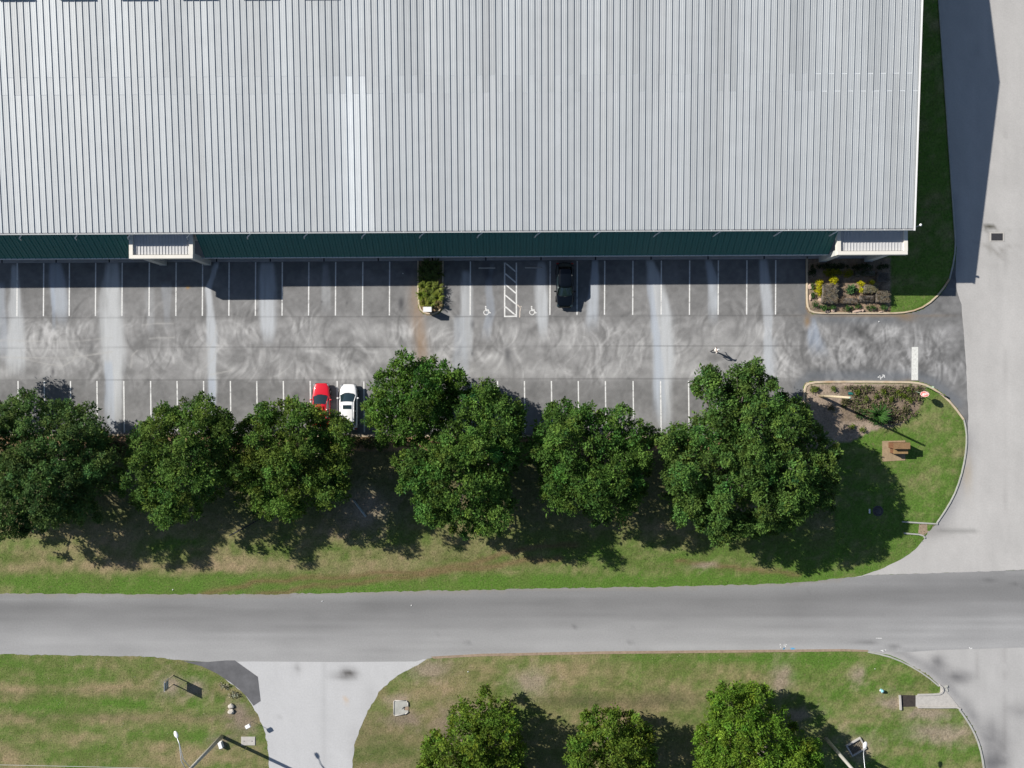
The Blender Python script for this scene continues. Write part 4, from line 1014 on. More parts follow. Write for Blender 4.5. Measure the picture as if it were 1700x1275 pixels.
def rock(label, px, py, rx, ry, h, seed, m='pinkstone', group=None):
    r = np.random.default_rng(seed); q = MB(); q.ellipsoid((0, 0, 0), (rx / PX, ry / PX, h), 12, 7)
    v = np.array(q.v); n = 1 + .55 * (fbm(v[:, 0] * 4 + seed, v[:, 1] * 4 + v[:, 2] * 4, 3, seed) - .5) * 2; v *= n[:, None]
    v[:, 2] = np.clip(v[:, 2], -h * .4, h * .75); q.v = [tuple(a) for a in v]
    q.sm = [False] * len(q.f)
    o = q.build('rock', M[m], None, label=label, cat='rock', group=group); o.location = (*G(px, py), .12); o.rotation_euler = (0, 0, r.uniform(-.15, .15)); return o
RG = 'pale rocks edging the corner bed'
for i, (x, y, rx, ry, lab) in enumerate(((150, 590, 30, 50, 'upper pinkish rock inside the left kerb of the bed'), (155, 785, 25, 65, 'lower pinkish rock inside the left kerb of the bed'), (450, 1032, 55, 22, 'flat pinkish rock at the bottom kerb below the large hedge'), (555, 1020, 30, 28, 'yellowish rock beside the flat rock at the bottom kerb'), (985, 1030, 90, 25, 'long pale rock at the bottom kerb in the middle'), (1080, 1015, 25, 28, 'upright pale rock at the end of the long rock'), (1390, 1040, 45, 14, 'small flat pale rock near the lawn end of the bed'), (340, 830, 40, 35, 'pinkish rock beside the lower left of the large hedge'))):
    a = nb(x, y); rock(lab, a[0], a[1], rx / 10.625, ry / 10.625, .16, 70 + i, group=RG)

# centre island: strap-leaved plants
for i, (x, y, rad, c) in enumerate(((704, 476, .75, (.15, .19, .03)), (716, 474, .8, (.13, .17, .03)), (727, 478, .8, (.16, .19, .04)), (700, 490, .7, (.14, .2, .02)), (713, 490, .85, (.11, .15, .03)), (726, 494, .8, (.17, .21, .03)), (705, 503, .7, (.2, .21, .04)), (716, 503, .7, (.15, .19, .035)), (728, 506, .55, (.16, .13, .06)), (703, 450, .8, (.09, .12, .03)), (716, 446, .85, (.08, .11, .03)), (728, 453, .8, (.09, .12, .03)), (704, 463, .8, (.10, .14, .03)), (718, 461, .8, (.09, .13, .03)), (709, 438, .7, (.08, .11, .03)), (725, 439, .7, (.08, .11, .03)))):
    rown = ('the row against the sidewalk', 'the second row from the sidewalk', 'the last shaded row', 'the first sunlit row', 'the middle sunlit row', 'the row next to the white box')[0 if y < 442 else 1 if y < 456 else 2 if y < 468 else 3 if y < 482 else 4 if y < 498 else 5]; coln = 'left' if x < 709 else 'right' if x > 722 else 'middle'
    spiky('strap_leaved_plant', f'{coln} strap-leaved plant in {rown} of the narrow island', 'plant', x, y, rad, .95, tuple(1.05 * q_ for q_ in c), 90 + i, 60, 'strap-leaved plants in the narrow kerbed island')

# east bed
EG = 'ground-cover shrubs in the bed by the stop line'
def eb(x, y): return (1330 + x / 7.083, 625 + y / 7.083)
for i, (x, y, rr, lab) in enumerate(((155, 150, 55, 'green shrub nearest the rounded kerb corner of the bed'), (385, 140, 28, 'tiny green shrub above the wooden pole'), (650, 190, 40, 'green shrub by the dark hole at the end of the wooden pole'), (750, 262, 38, 'yellow-green shrub right of the wooden pole top'), (880, 225, 36, 'green shrub in the upper middle of the brown ground cover'), (960, 180, 42, 'brightest green shrub near the kerb in the brown ground cover'), (1035, 270, 44, 'green shrub right of the middle of the brown ground cover'),
                                     (1140, 205, 44, 'green shrub left of the stop sign pole'), (1215, 225, 38, 'second green shrub left of the stop sign pole'), (1260, 165, 34, 'green shrub above the others near the stop sign pole'), (1280, 275, 44, 'green shrub below left of the stop sign'), (1225, 395, 50, 'dull shrub at the lower right of the bed'), (595, 585, 30, 'dark green shrub in the tree shade of the bed'), (720, 620, 36, 'yellow-green shrub at the lower edge of the bed beside the lawn'), (520, 285, 50, 'dark shrub below the wooden pole'), (350, 370, 40, 'brownish shrub on the bare sand of the bed'))):
    a = eb(x, y); c = (.12, .17, .025) if i not in (11, 14, 15) else (.10, .10, .045)
    shrub('ground_cover_shrub', lab, 'shrub', a[0], a[1], rr / 7.083, rr / 7.083 * .95, .45, c, 120 + i, EG, lsize=(.09, .17), dens=.95)
a = eb(925, 455); spiky('yucca', 'spiky green palm-like plant in the bed, its shadow reaching onto the lawn', 'plant', a[0], a[1], 1.35, 2.1, (.055, .135, .03), 140, 110)
a = eb(700, 440); spiky('yucca', 'dark spiky plant left of the palm-like plant', 'plant', a[0], a[1], .7, .7, (.05, .10, .03), 141, 40)
# twiggy brown ground cover (nobody could count it)
r = np.random.default_rng(150); n = 9000; tx = r.uniform(1385, 1532, n); ty = r.uniform(640, 704, n)
ok = inside(E_BED, tx, ty) & (fbm(tx / 16, ty / 16, 3, 151) > .47) & ~((tx < 1440) & (ty > 690)) & (ty > 641) & ((tx > 1395) | (ty < 652)); tx, ty = tx[ok], ty[ok]; n = len(tx)
pos = np.stack([(tx - CX) / PX, (CY - ty) / PX, .08 + .3 * r.random(n)], 1)
col = np.array([.17, .135, .095]) * r.uniform(.5, 1.6, (n, 1)); gsel = r.random(n) < .34; col[gsel] = np.array([.09, .12, .03]) * r.uniform(.7, 1.4, (gsel.sum(), 1))
link('ground_cover', leaf_mesh('ground_cover', pos, rnd_unit(n, r) * np.array([1, 1, .5]), rnd_unit(n, r) + np.array([0, 0, .6]), r.uniform(.15, .36, n), r.uniform(.05, .12, n), col, M['blade']), label='brown twiggy ground cover around the shrubs of the bed', cat='ground cover', kind='stuff')
# low shrubs behind the south kerb, seen between the crowns
for i, (x, y, rx, ry, lab, c) in enumerate(((186, 738, 13, 13, 'brownish shrub in the gap right of the very large tree', (.085, .08, .04)), (204, 745, 12, 9, 'low olive shrub beside the brownish shrub in the gap between two trees', (.10, .11, .04)), (590, 734, 12, 9, 'olive shrub behind the kerb below the white car', (.10, .105, .04)), (612, 736, 14, 10, 'brown and green shrub behind the kerb right of the white car', (.09, .11, .04)), (632, 738, 14, 11, 'green shrub under the left edge of the tree right of the white car', (.06, .11, .03)), (878, 738, 10, 8, 'dark shrub behind the kerb between two crowns in the middle', (.05, .08, .03)))):
    shrub('low_shrub', lab, 'shrub', x, y, rx, ry, .8, c, 160 + i, 'low shrubs behind the south kerb', lsize=(.1, .18))

# grass blades: ragged fringe and grain of the lawns
r = np.random.default_rng(200); n = 260000
tx = r.uniform(-60, 1760, n); ty = r.uniform(-20, 1330, n)
edge = (np.abs(ty - interp(ST_TOP, tx)) < 9) | (np.abs(ty - interp(ST_BOT, tx)) < 9)
ok = (ty > 724) | ((tx > 1476) & (ty < 521))
wob = 3.2 * (fbm(tx / 9, ty / 9, 2, 201) - .42)
ok &= ~((ty > interp(ST_TOP, tx) + wob * (tx < 1435)) & (ty < interp(ST_BOT, tx) - wob * (tx < 1445)))
ok &= ~inside(DRIVE, tx, ty) & ~inside(PATCH, tx, ty) & ~inside(N_ROAD, tx, ty) & ~inside(S_ROAD, tx, ty) & ~((tx > 1455) & (ty > 940) & (ty < 1085))
ok &= ~(inside(E_BED, tx, ty)) & ~((ty < 521) & ~inside(NE_ISLE, tx, ty)) & ~((tx > 1600) & (ty < 1085)) & ~((ty < 760) & ~inside(E_ISLE, tx, ty))
ok &= ~((ty < 428) & (tx < 1476)) & ~((ty > 1138) & (ty < 1178) & (tx > 1490) & (tx < 1600)) & ~((np.abs(tx - 666) < 15) & (np.abs(ty - 1174) < 15)) & ~((np.abs(tx - 1420) < 17) & (np.abs(ty - 1239) < 15))
ok &= ~((np.abs(tx - 412) < 13) & (np.abs(ty - 1230) < 9)) & ~inside([(1462, 729), (1512, 729), (1512, 768), (1462, 768)], tx, ty)
for pl in (E_KERB, SE_KERB, SE_KERB2, NE_ISLE[:16]): ok &= dist(pl, tx, ty, False) > 4.5
tx, ty = tx[ok], ty[ok]; n = len(tx)
gxx = (tx - CX) / PX; gyy = (CY - ty) / PX
zz = np.interp(0, [0, 1], [0, 0]) + np.where(inside(V_ISLE, tx, ty) & (ty < 930) | inside(NE_ISLE, tx, ty), .09, .0)
pos = np.stack([gxx, gyy, zz], 1)
gc = ground_colour(tx, ty); col = gc * r.uniform(.7, 1.7, (n, 1)) * np.array([1, 1.02, .95])
Lb = r.uniform(.05, .11, n) * np.where(inside([(1330, 620), (1620, 620), (1620, 870), (1380, 870)], tx, ty), .6, 1.0)
pale = (r.random(n) < .05) & (gyy < -27.5) & (fbm(tx / 12, ty / 9, 3, 203) > .5); col[pale] = np.array([.40, .37, .29]) * r.uniform(.8, 1.2, (pale.sum(), 1))
ax = rnd_unit(n, r) * np.array([1, 1, .3]) + np.array([0, 0, .35])
link('grass', leaf_mesh('grass', pos, ax, rnd_unit(n, r) * .6 + np.array([0, 0, 1.0]), Lb, Lb * .55, col, M['blade']), label='short patchy grass of the lawns and verges', cat='grass', kind='stuff')

# ------------------------------------------------------------------ cars
def car(label, px, py, heading, paint, L=4.6, W=1.83, Ht=1.65, hood=1.02, belt=1.06, ws=(.95, .18), rear=(-1.75, -2.1), roofw=.60, group='cars parked in the lot', sunroof=False, boot=None, name='parked_car'):
    """local y forward; ws = y of windscreen base and top, rear = y of rear window top and base"""
    gx_, gy_ = G(px, py); root = thing(name, label, 'car', (gx_, gy_, LZ), heading, group)
    hl = L / 2; hw = W / 2; boot = boot or belt
    # lower body: stations along y: (y, half width, top z, bottom z)
    st = [(hl, .52, .62, .36), (hl - .06, .68, .74, .30), (hl - .22, .80, hood - .16, .24), (hl - .5, .89, hood - .08, .22), (ws[0] + .05, .965, hood, .22), (ws[1], 1.0, belt, .22), (-.4, 1.0, belt + .01, .22), (rear[0], .985, belt + .02, .22), (rear[1], .96, boot, .22), (-hl + .22, .90, boot - .06, .26), (-hl + .06, .82, .86, .34), (-hl, .70, .70, .40)]
    q = MB(); v = []; n = 11
    for y, w, zt, zb in st:
        w *= hw; zm = zb + (zt - zb) * .5
        half = [(w * .90, zb), (w * .995, zb + .12), (w, zm), (w * .985, zt - .16), (w * .93, zt - .05), (w * .80, zt), (w * .4, zt + .025)]
        ring = half + [(0, zt + .035)] + [(-a, b) for a, b in reversed(half)]
        n = len(ring); v += [(a, y, b) for a, b in ring]
    f = []
    for i in range(len(st) - 1):
        for k in range(n - 1): f.append((i * n + k, i * n + k + 1, (i + 1) * n + k + 1, (i + 1) * n + k))
        f.append((i * n + n - 1, i * n, (i + 1) * n, (i + 1) * n + n - 1))
    f += [tuple(range(n - 1, -1, -1)), tuple((len(st) - 1) * n + k for k in range(n))]
    q.add(v, f, 0, True)
    body = q.build('body', M[paint], root)
    bm = bmesh.new(); bm.from_mesh(body.data); bmesh.ops.recalc_face_normals(bm, faces=bm.faces); bm.to_mesh(body.data); bm.free()
    mod = body.modifiers.new('smooth', 'SUBSURF'); mod.levels = 1; mod.render_levels = 2
    # greenhouse: base ring on the belt, top ring at the roof
    rw = hw * roofw * 1.22; zt = Ht - .05; bw = hw * .88
    yb0, yt0 = ws; yt1, yb1 = rear
    def bar(y): return bw if y > -1.2 else bw * .96
    q = MB(); nw = 6
    def arch(y, w, z, bul, drop): return [(w * t, y + bul * (1 - t * t), z + drop * (1 - t * t)) for t in np.linspace(-1, 1, nw + 1)]
    a = arch(yb0 - .10, bw * .97, hood + .012, .20, .025); b = arch(yt0 - .02, rw * .95, zt - .01, .06, .045)
    q.add(a + b, [(i, i + 1, nw + 2 + i, nw + 1 + i) for i in range(nw)], 0, True); q.build('windscreen', M['glass'], root)
    q = MB(); c = arch(yt1 + .02, rw * .92, zt - .01, -.05, .045); d = arch(yb1 + .04, bw * .92, boot + .03, -.10, .02)
    q.add(c + d, [(i, i + 1, nw + 2 + i, nw + 1 + i) for i in range(nw)], 0, True); q.build('rear_window', M['glass'], root)
    q = MB(); ys = np.linspace(yt0, yt1, 7); v = []
    for y in ys: v += arch(y, rw * (1 if y > -1.3 else .97), zt, .06 if y == yt0 else (-.05 if y == yt1 else 0), .06)
    k = nw + 1; q.add(v, [(i * k + j, (i + 1) * k + j, (i + 1) * k + j + 1, i * k + j + 1) for i in range(6) for j in range(nw)], 0, True)
    roof = q.build('roof', M[paint], root)
    mod = roof.modifiers.new('thickness', 'SOLIDIFY'); mod.thickness = .04; mod.offset = -1
    if sunroof:
        q = MB(); q.add([(-.42, yt0 - .30, zt + .066), (.42, yt0 - .30, zt + .066), (.42, yt0 - .70, zt + .068), (-.42, yt0 - .70, zt + .068), (0, yt0 - .30, zt + .072), (0, yt0 - .70, zt + .072)], [(0, 3, 5, 4), (4, 5, 2, 1)])
        q.build('sunroof', M['glass'], root)
    for s in (-1, 1):
        q = MB(); top = [(rw * s, yt0 - .05, zt), (rw * s, (yt0 + yt1) / 2, zt + .005), (rw * .97 * s, yt1 + .05, zt)]
        bot = [(bw * .985 * s, yb0 - .2, hood + .03), (bw * s * 1.01, (yb0 + yb1) / 2, belt + .02), (bw * .95 * s, yb1 + .12, boot + .03)]
        q.add(top + bot, [(0, 1, 4, 3), (1, 2, 5, 4)] if s > 0 else [(1, 0, 3, 4), (2, 1, 4, 5)], 0, True); q.build('side_window', M['glass'], root)
        q = MB()   # pillars along the glass edges
        q.tube([(bw * .985 * s, yb0 - .08, hood + .01), (rw * .98 * s, yt0, zt)], [.05, .04], 6); q.tube([(rw * .98 * s, yt0, zt), (rw * .97 * s, yt1, zt)], .04, 6); q.tube([(rw * .95 * s, yt1, zt), (bw * .95 * s, yb1 + .05, boot)], [.05, .07], 6)
        q.tube([(rw * s, -.35, zt), (bw * s * 1.01, -.42, belt)], .035, 6)
        q.build('pillar', M[paint], root)
        q = MB(); q.ellipsoid((hw * 1.08 * s, yb0 - .42, belt + .03), (.13, .09, .09), 8, 6); q.tube([(hw * .93 * s, yb0 - .38, belt), (hw * 1.03 * s, yb0 - .40, belt + .02)], .03, 6); q.build('mirror', M[paint], root)
        q = MB(); q.ellipsoid((hw * .72 * s, hl - .23, hood - .27), (.17, .20, .08), 10, 6); q.build('headlight', M['glass' if paint == 'carblack' else 'lamp'], root)
        q = MB(); q.ellipsoid((hw * .80 * s, -hl + .16, .92), (.16, .12, .12), 8, 6); q.build('tail_light', M['tail'], root)
        for y in (hl - .92, -hl + .92):
            q = MB(); pr = [(.20, -.10), (.30, -.11), (.34, -.07), (.34, .07), (.30, .11), (.20, .10)]
            vv = []; nn = 18
            for rr_, zz_ in pr: vv += [(hw * .89 * s + zz_, y + rr_ * math.cos(2 * math.pi * t / nn), .34 + rr_ * math.sin(2 * math.pi * t / nn)) for t in range(nn)]
            q.add(vv, [(i * nn + t, i * nn + (t + 1) % nn, ((i + 1) % 6) * nn + (t + 1) % nn, ((i + 1) % 6) * nn + t) for i in range(6) for t in range(nn)], 0, True)
            wh = q.build('wheel', M['dark'], root)
            q = MB()
            for t in range(5):
                an = 2 * math.pi * t / 5; q.tube([(hw * .89 * s + .07 * s, y, .34), (hw * .89 * s + .07 * s, y + .21 * math.cos(an), .34 + .21 * math.sin(an))], .03, 5)
            q.build('rim', M['rim'], wh)
    q = MB(); q.tube([(-.45, yb0 + .10, hood + .055), (.10, yb0 + .12, hood + .06)], .014, 5); q.tube([(.05, yb0 + .12, hood + .055), (.60, yb0 + .02, hood + .05)], .014, 5); q.build('wiper', M['plastic'], root)
    q = MB()
    q.box(-.62, -.12, -.55, .0, .45, 1.12, bev=.08); q.box(.12, .62, -.55, 0, .45, 1.12, bev=.08); q.box(-.62, .62, yb0 - .75, yb0 - .25, .6, hood - .06, bev=.06)
    q.build('seat', M['seat'], root)
    q = MB(); q.box(-hw * .7, hw * .7, hl - .06, hl + .005, .36, .52); q.box(-.26, .26, -hl - .01, -hl + .03, .62, .74); q.build('bumper_trim', M['plastic'], root)
    return root
car('white car with black sunroof, parked beside the red car', 580.6, 675.5, 0, 'carwhite', L=4.68, W=1.88, Ht=1.62, hood=1.0, belt=1.08, ws=(1.33, .52), rear=(-1.78, -2.08), sunroof=True)
car('glossy red low car partly hidden under a tree, left of the white car', 535.5, 672.5, 0, 'carred', L=4.5, W=1.84, Ht=1.40, hood=.90, belt=.93, ws=(.98, .08), rear=(-1.2, -1.8), boot=.97, roofw=.56)
car('black car parked nose out, half in the shadow of the warehouse', 937.0, 474.5, math.pi, 'carblack', L=4.6, W=1.84, Ht=1.62, hood=1.02, belt=1.08, ws=(1.10, .30), rear=(-1.75, -2.1))

# ------------------------------------------------------------------ person
def skin_figure(verts, edges, root_i):
    me = bpy.data.meshes.new('figure'); me.from_pydata([v[:3] for v in verts], edges, [])
    o = bpy.data.objects.new('figure', me); C.objects.link(o)
    md = o.modifiers.new('skin', 'SKIN')
    for i, v in enumerate(verts):
        rr_ = v[3] if isinstance(v[3], tuple) else (v[3], v[3]); me.skin_vertices[0].data[i].radius = rr_; me.skin_vertices[0].data[i].use_root = (i == root_i)
    o.modifiers.new('sub', 'SUBSURF').levels = 2
    dg = bpy.context.evaluated_depsgraph_get(); dg.update()
    res = bpy.data.meshes.new_from_object(o.evaluated_get(dg)); bpy.data.objects.remove(o, do_unlink=True); bpy.data.meshes.remove(me)
    return res
px_, py_ = G(1184.5, 582.5)
man = thing('person', 'person in a cream top, dark trousers and white cap walking across the car park', 'person', (px_, py_, LZ), math.radians(-62))
# local y forward
PV = [(0, 0, .95, (.15, .11)), (0, .01, 1.12, (.13, .10)), (0, .02, 1.32, (.17, .115)), (0, .03, 1.44, (.12, .08)), (0, .05, 1.52, .055), (0, .07, 1.60, (.075, .09)), (0, .07, 1.70, (.07, .085)),
      (.10, 0, .90, .095), (.11, .16, .52, .062), (.11, .13, .10, .042), (.12, .30, .045, .038),
      (-.10, 0, .90, .095), (-.11, -.06, .50, .062), (-.11, -.36, .14, .042), (-.12, -.26, .045, .038),
      (.20, .02, 1.41, .065), (.26, -.10, 1.14, .045), (.25, -.06, .90, .035), (.25, -.03, .82, .032),
      (-.20, .02, 1.41, .065), (-.26, .08, 1.14, .045), (-.24, .24, .95, .035), (-.23, .30, .90, .032)]
PE = [(0, 1), (1, 2), (2, 3), (3, 4), (4, 5), (5, 6), (0, 7), (7, 8), (8, 9), (9, 10), (0, 11), (11, 12), (12, 13), (13, 14), (3, 15), (15, 16), (16, 17), (17, 18), (3, 19), (19, 20), (20, 21), (21, 22)]
bme = skin_figure(PV, PE, 0)
for m in ('skin', 'trousers', 'shirt', 'hair'): bme.materials.append(M[m])
for p in bme.polygons:
    z = p.center.z; x = abs(p.center.x); p.use_smooth = True
    p.material_index = 3 if z < .07 else (1 if z < .93 and x < .22 else (2 if .93 <= z < 1.47 and not (x > .22 and z < 1.08) else 0))
link('body', bme, man)
q = MB(); q.ellipsoid((0, .045, 1.675), (.085, .10, .085), 12, 8); q.build('hair', M['hair'], man)
q = MB(); q.ellipsoid((0, .07, 1.725), (.088, .105, .06), 12, 8); q.box(-.07, .07, .14, .25, 1.70, 1.715); q.build('cap', M['white'], man)
for s in (-1, 1):
    h0 = PV[18] if s > 0 else PV[22]; q = MB(); hx, hy, hz = h0[:3]
    q.ellipsoid((hx, hy + .01, hz - .04), (.022, .04, .05), 8, 6)
    for k in range(4): q.tube([(hx, hy - .02 + k * .018, hz - .07), (hx - s * .005, hy - .018 + k * .018, hz - .11), (hx - s * .02, hy - .015 + k * .018, hz - .135 + .01 * abs(k - 1.5))], [.010, .009, .006], 6)
    q.tube([(hx - s * .01, hy + .04, hz - .03), (hx - s * .02, hy + .065, hz - .07), (hx - s * .02, hy + .065, hz - .09)], [.011, .009, .007], 6)
    q.build('hand', M['skin'], man)
q = MB(); q.ellipsoid((0, .168, 1.605), (.014, .02, .02), 6, 5); q.ellipsoid((-.08, .06, 1.61), (.012, .03, .035), 6, 5); q.ellipsoid((.08, .06, 1.61), (.012, .03, .035), 6, 5); q.build('face', M['skin'], man)
q = MB(); q.ellipsoid((-.032, .150, 1.635), (.011, .008, .008), 6, 5); q.ellipsoid((.032, .150, 1.635), (.011, .008, .008), 6, 5); q.build('eyes', M['hair'], man)

# ------------------------------------------------------------------ small things in the lot
def wheel_stop(px, py, label):
    q = MB(); q.box(-.86, .86, -.075, .075, 0, .11, bev=.03); o = q.build('wheel_stop', M['concrete'], None, label=label, cat='wheel stop', group='concrete wheel stops of the accessible bays'); o.location = (*G(px, py), LZ); return o
wheel_stop(808.5, 445, 'concrete wheel stop in the left accessible bay'); wheel_stop(885.5, 444.5, 'concrete wheel stop in the right accessible bay')
cab = thing('sign_cabinet', 'white box on two dark legs at the end of the narrow kerbed island', 'utility box', (*G(710.5, 516.0, .6), .1))
q = MB(); q.box(-.40, .40, -.14, .32, .48, 1.22, bev=.04); q.build('cabinet', M['white'], cab)
q = MB(); q.add([(-.42, -.16, 1.222), (.42, -.16, 1.222), (.42, .34, 1.27), (-.42, .34, 1.27), (-.42, -.16, 1.25), (.42, -.16, 1.25), (.42, .34, 1.30), (-.42, .34, 1.30)], [(3, 2, 1, 0), (4, 5, 6, 7), (0, 1, 5, 4), (1, 2, 6, 5), (2, 3, 7, 6), (3, 0, 4, 7)]); q.build('lid', M['white'], cab)
for x in (-.3, .3): q = MB(); q.box(x - .05, x + .05, .02, .12, -.1, .478); q.build('leg', M['plastic'], cab)

# storm grate in the side road
g = thing('storm_grate', 'rectangular storm grate with pale concrete frame in the side road', 'storm drain', (*G(1655, 393.5), .017))
q = MB()
for a in ((-.74, .74, .37, .47), (-.74, .74, -.47, -.37), (-.74, -.60, -.37, .37), (.60, .74, -.37, .37)): q.box(a[0], a[1], a[2], a[3], -.05, .03)
q.build('frame', M['concrete'], g); q = MB(); q.box(-.60, .60, -.37, .37, -.05, -.002 + .008); q.build('pit', M['drain'], g)
for i in range(12): q = MB(); x = -.56 + i * .1; q.box(x, x + .04, -.365, .365, .008, .024); q.build('grate_bar', M['grate'], g)

# concrete flume at the east kerb
fl = thing('flume', 'weedy concrete flume between two kerb ends at the right of the verge', 'drain', (*G(1525, 879), 0))
def loc(o, px, py): x, y = G(px, py); return x - o.location.x, y - o.location.y
for name_, pts in (('flume_wall', [(1497, 866), (1530, 868), (1556, 869.5)]), ('flume_wall', [(1500, 885), (1525, 887), (1532, 889), (1535, 893)])):
    q = MB()
    for a, b in zip(pts[:-1], pts[1:]):
        (x0, y0), (x1, y1) = loc(fl, *a), loc(fl, *b); L = math.hypot(x1 - x0, y1 - y0); nx_, ny_ = -(y1 - y0) / L * .07, (x1 - x0) / L * .07
        q.prism([(x0 - nx_, y0 - ny_), (x1 - nx_, y1 - ny_), (x1 + nx_, y1 + ny_), (x0 + nx_, y0 + ny_)], -.05, .15)
    q.build(name_, M['kerb2'], fl)
q = MB(); q.prism([loc(fl, *p) for p in ((1524, 887), (1534, 889), (1552, 871), (1526, 869))], -.05, .03); q.build('flume_floor', M['dirt'], fl)

# manhole in the tree shade
mh = thing('manhole', 'round manhole cover in the tree shade on the right lawn', 'manhole', (*G(1457, 848), .06))
q = MB(); q.lathe([(.55, -.1), (.55, .06), (.40, .062), (.40, .05)], (0, 0, 0), 24); q.build('ring', M['grate'], mh); q = MB(); q.lathe([(.38, .0), (.38, .075), (.02, .08)], (0, 0, 0), 24); q.build('cover', M['grate'], mh)
q = MB(); q.box(-.95, -.80, -.25, .20, -.05, .12, bev=.02); q.build('marker_block', M['white'], mh)

# ------------------------------------------------------------------ monument sign
ms = thing('monument_sign', 'red-brown brick monument sign on a sandy pad on the right lawn', 'brick sign', (*G(1483, 748), .1))
q = MB(); q.prism([loc(ms, *p) for p in ((1464, 766), (1502, 764), (1502, 731), (1464, 732))], -.05, .035); q.build('pad', M['sand'], ms)
def brickwall(name, x0, x1, y0, y1, h, capm):
    w = MB(); w.box(x0 + .03, x1 - .03, y0 + .03, y1 - .03, -.05, h - .1); o = w.build(name, M['dirt'], ms)
    n = int(h / .16); pieces = []
    for k in range(n):
        z0 = .0 + k * (h - .09) / n; z1 = z0 + (h - .09) / n - .012; off = .0 if k % 2 else .15
        for y, ax in ((y0, 0), (y1, 0)):
            x = x0 - off
            while x < x1:
                a, b = max(x0, x), min(x1, x + .30)
                if b - a > .04: pieces.append((a, b - .012, y - .0 if y == y0 else y - .05, y + .05 if y == y0 else y, z0, z1))
                x += .30
        for x in (x0, x1):
            y = y0 + .055 - off * .5
            while y < y1 - .055:
                a, b = max(y0 + .055, y), min(y1 - .055, y + .30)
                if b - a > .04: pieces.append((x if x == x0 else x - .05, x + .05 if x == x0 else x, a, b - .012, z0, z1))
                y += .30
    for p in pieces:
        e = random.uniform(-.004, .004); q = MB(); q.box(p[0] + e, p[1] + e, p[2] + e, p[3] + e, p[4], p[5]); q.build('brick', M['brick'], o)
    nc = max(3, int((x1 - x0) / .42)); cw = (x1 - x0 + .06) / nc
    for i in range(nc):
        q = MB(); q.box(x0 - .03 + i * cw, x0 - .03 + (i + 1) * cw - .008, y0 - .03, y1 + .03, h - .088, h + random.uniform(-.004, .004)); q.build('cap_stone', M[capm], o)
M['brown_cap'] = mat('brown_brick_cap', (.225, .135, .066), .85, noise=.25, scale=4, detail=6)
brickwall('rear_wall', -.55, 1.05, .30, .88, 1.55, 'brown_cap'); brickwall('front_wall', -.38, 1.02, -.22, .24, 1.05, 'tan')

# stop sign knocked askew, green post, tall wooden pole
ss = thing('stop_sign', 'faded red stop sign knocked askew at the right end of the planting bed', 'stop sign', (*G(1516.4, 648.3), .08))
tx_, ty_ = G(1534.7, 655.0, 1.62); ex, ey = tx_ - ss.location.x, ty_ - ss.location.y
q = MB(); q.tube([(0, 0, -.1), (ex * .98, ey * .98, 1.50), (ex * 1.12, ey * 1.12, 1.80)], .028, 6); q.build('post', M['greenpost'], ss)
al = math.radians(50); L_ = Vector((math.cos(.28), math.sin(.28), 0)); Nn = Vector((-math.sin(.28) * math.sin(al), math.cos(.28) * math.sin(al), math.cos(al))); U_ = Nn.cross(L_)
if U_.z < 0: U_ = -U_
Xs = U_.cross(Nn)
Rm = Matrix((Xs, U_, Nn)).transposed().to_4x4(); Rm.translation = Vector((ex, ey, 1.60)) + Nn * .05
q = MB(); q.prism([(.43 * math.cos(math.radians(22.5 + 45 * i)), .43 * math.sin(math.radians(22.5 + 45 * i))) for i in range(8)], 0, .012)
plate = q.build('sign_face', M['red'], ss); plate.matrix_local = Rm
q = MB(); oc = lambda rr_, z: [(rr_ * math.cos(math.radians(22.5 + 45 * i)), rr_ * math.sin(math.radians(22.5 + 45 * i)), z) for i in range(8)]
q.add(oc(.425, .0135) + oc(.395, .0135), [(i, (i + 1) % 8, 8 + (i + 1) % 8, 8 + i) for i in range(8)])
# S T O P in strokes
def letters(q, z):
    Hh, w = .27, .042; X0 = [-.29, -.135, .01, .165]
    def seg(x0, y0, x1, y1):
        L = math.hypot(x1 - x0, y1 - y0); nx_, ny_ = -(y1 - y0) / L * w / 2, (x1 - x0) / L * w / 2
        q.add([(x0 + nx_, y0 + ny_, z), (x0 - nx_, y0 - ny_, z), (x1 - nx_, y1 - ny_, z), (x1 + nx_, y1 + ny_, z)], [(0, 1, 2, 3)])
    t, b, c = Hh / 2, -Hh / 2, 0.0; ww = .115
    x = X0[0]
    for s_ in ((x + ww, t, x, t), (x, t, x, c), (x, c, x + ww, c), (x + ww, c, x + ww, b), (x + ww, b, x, b)): seg(*s_)
    x = X0[1]; seg(x, t, x + ww, t); seg(x + ww / 2, t, x + ww / 2, b)
    x = X0[2]
    for s_ in ((x, t, x + ww, t), (x + ww, t, x + ww, b), (x + ww, b, x, b), (x, b, x, t)): seg(*s_)
    x = X0[3]
    for s_ in ((x, b, x, t), (x, t, x + ww, t), (x + ww, t, x + ww, c), (x + ww, c, x, c)): seg(*s_)
letters(q, .0145)
let = q.build('lettering', M['white'], plate)
for p in let.data.polygons:
    if p.normal.z < 0: p.flip()
gp = thing('thin_post', 'thin pale green post in the grass beside the askew stop sign', 'post', (*G(1536.3, 642.6), .08))
q = MB(); q.tube([(0, 0, -.1), (.02, 0, 1.9)], .035, 6); q.build('post', M['greenpost'], gp); q = MB(); q.box(-.03, .03, -.10, .10, 1.55, 1.90); q.build('plate', M['greenpost'], gp)
wp = thing('wooden_pole', 'tall pale bare wooden pole in the planting bed beside the stop line', 'pole', (*G(1361, 657.3), .05))
q = MB(); q.tube([(0, 0, -.1), (.06, -.02, 4), (.16, -.06, 8.4)], [.15, .13, .105], 10); q.build('pole', M['wood'], wp)
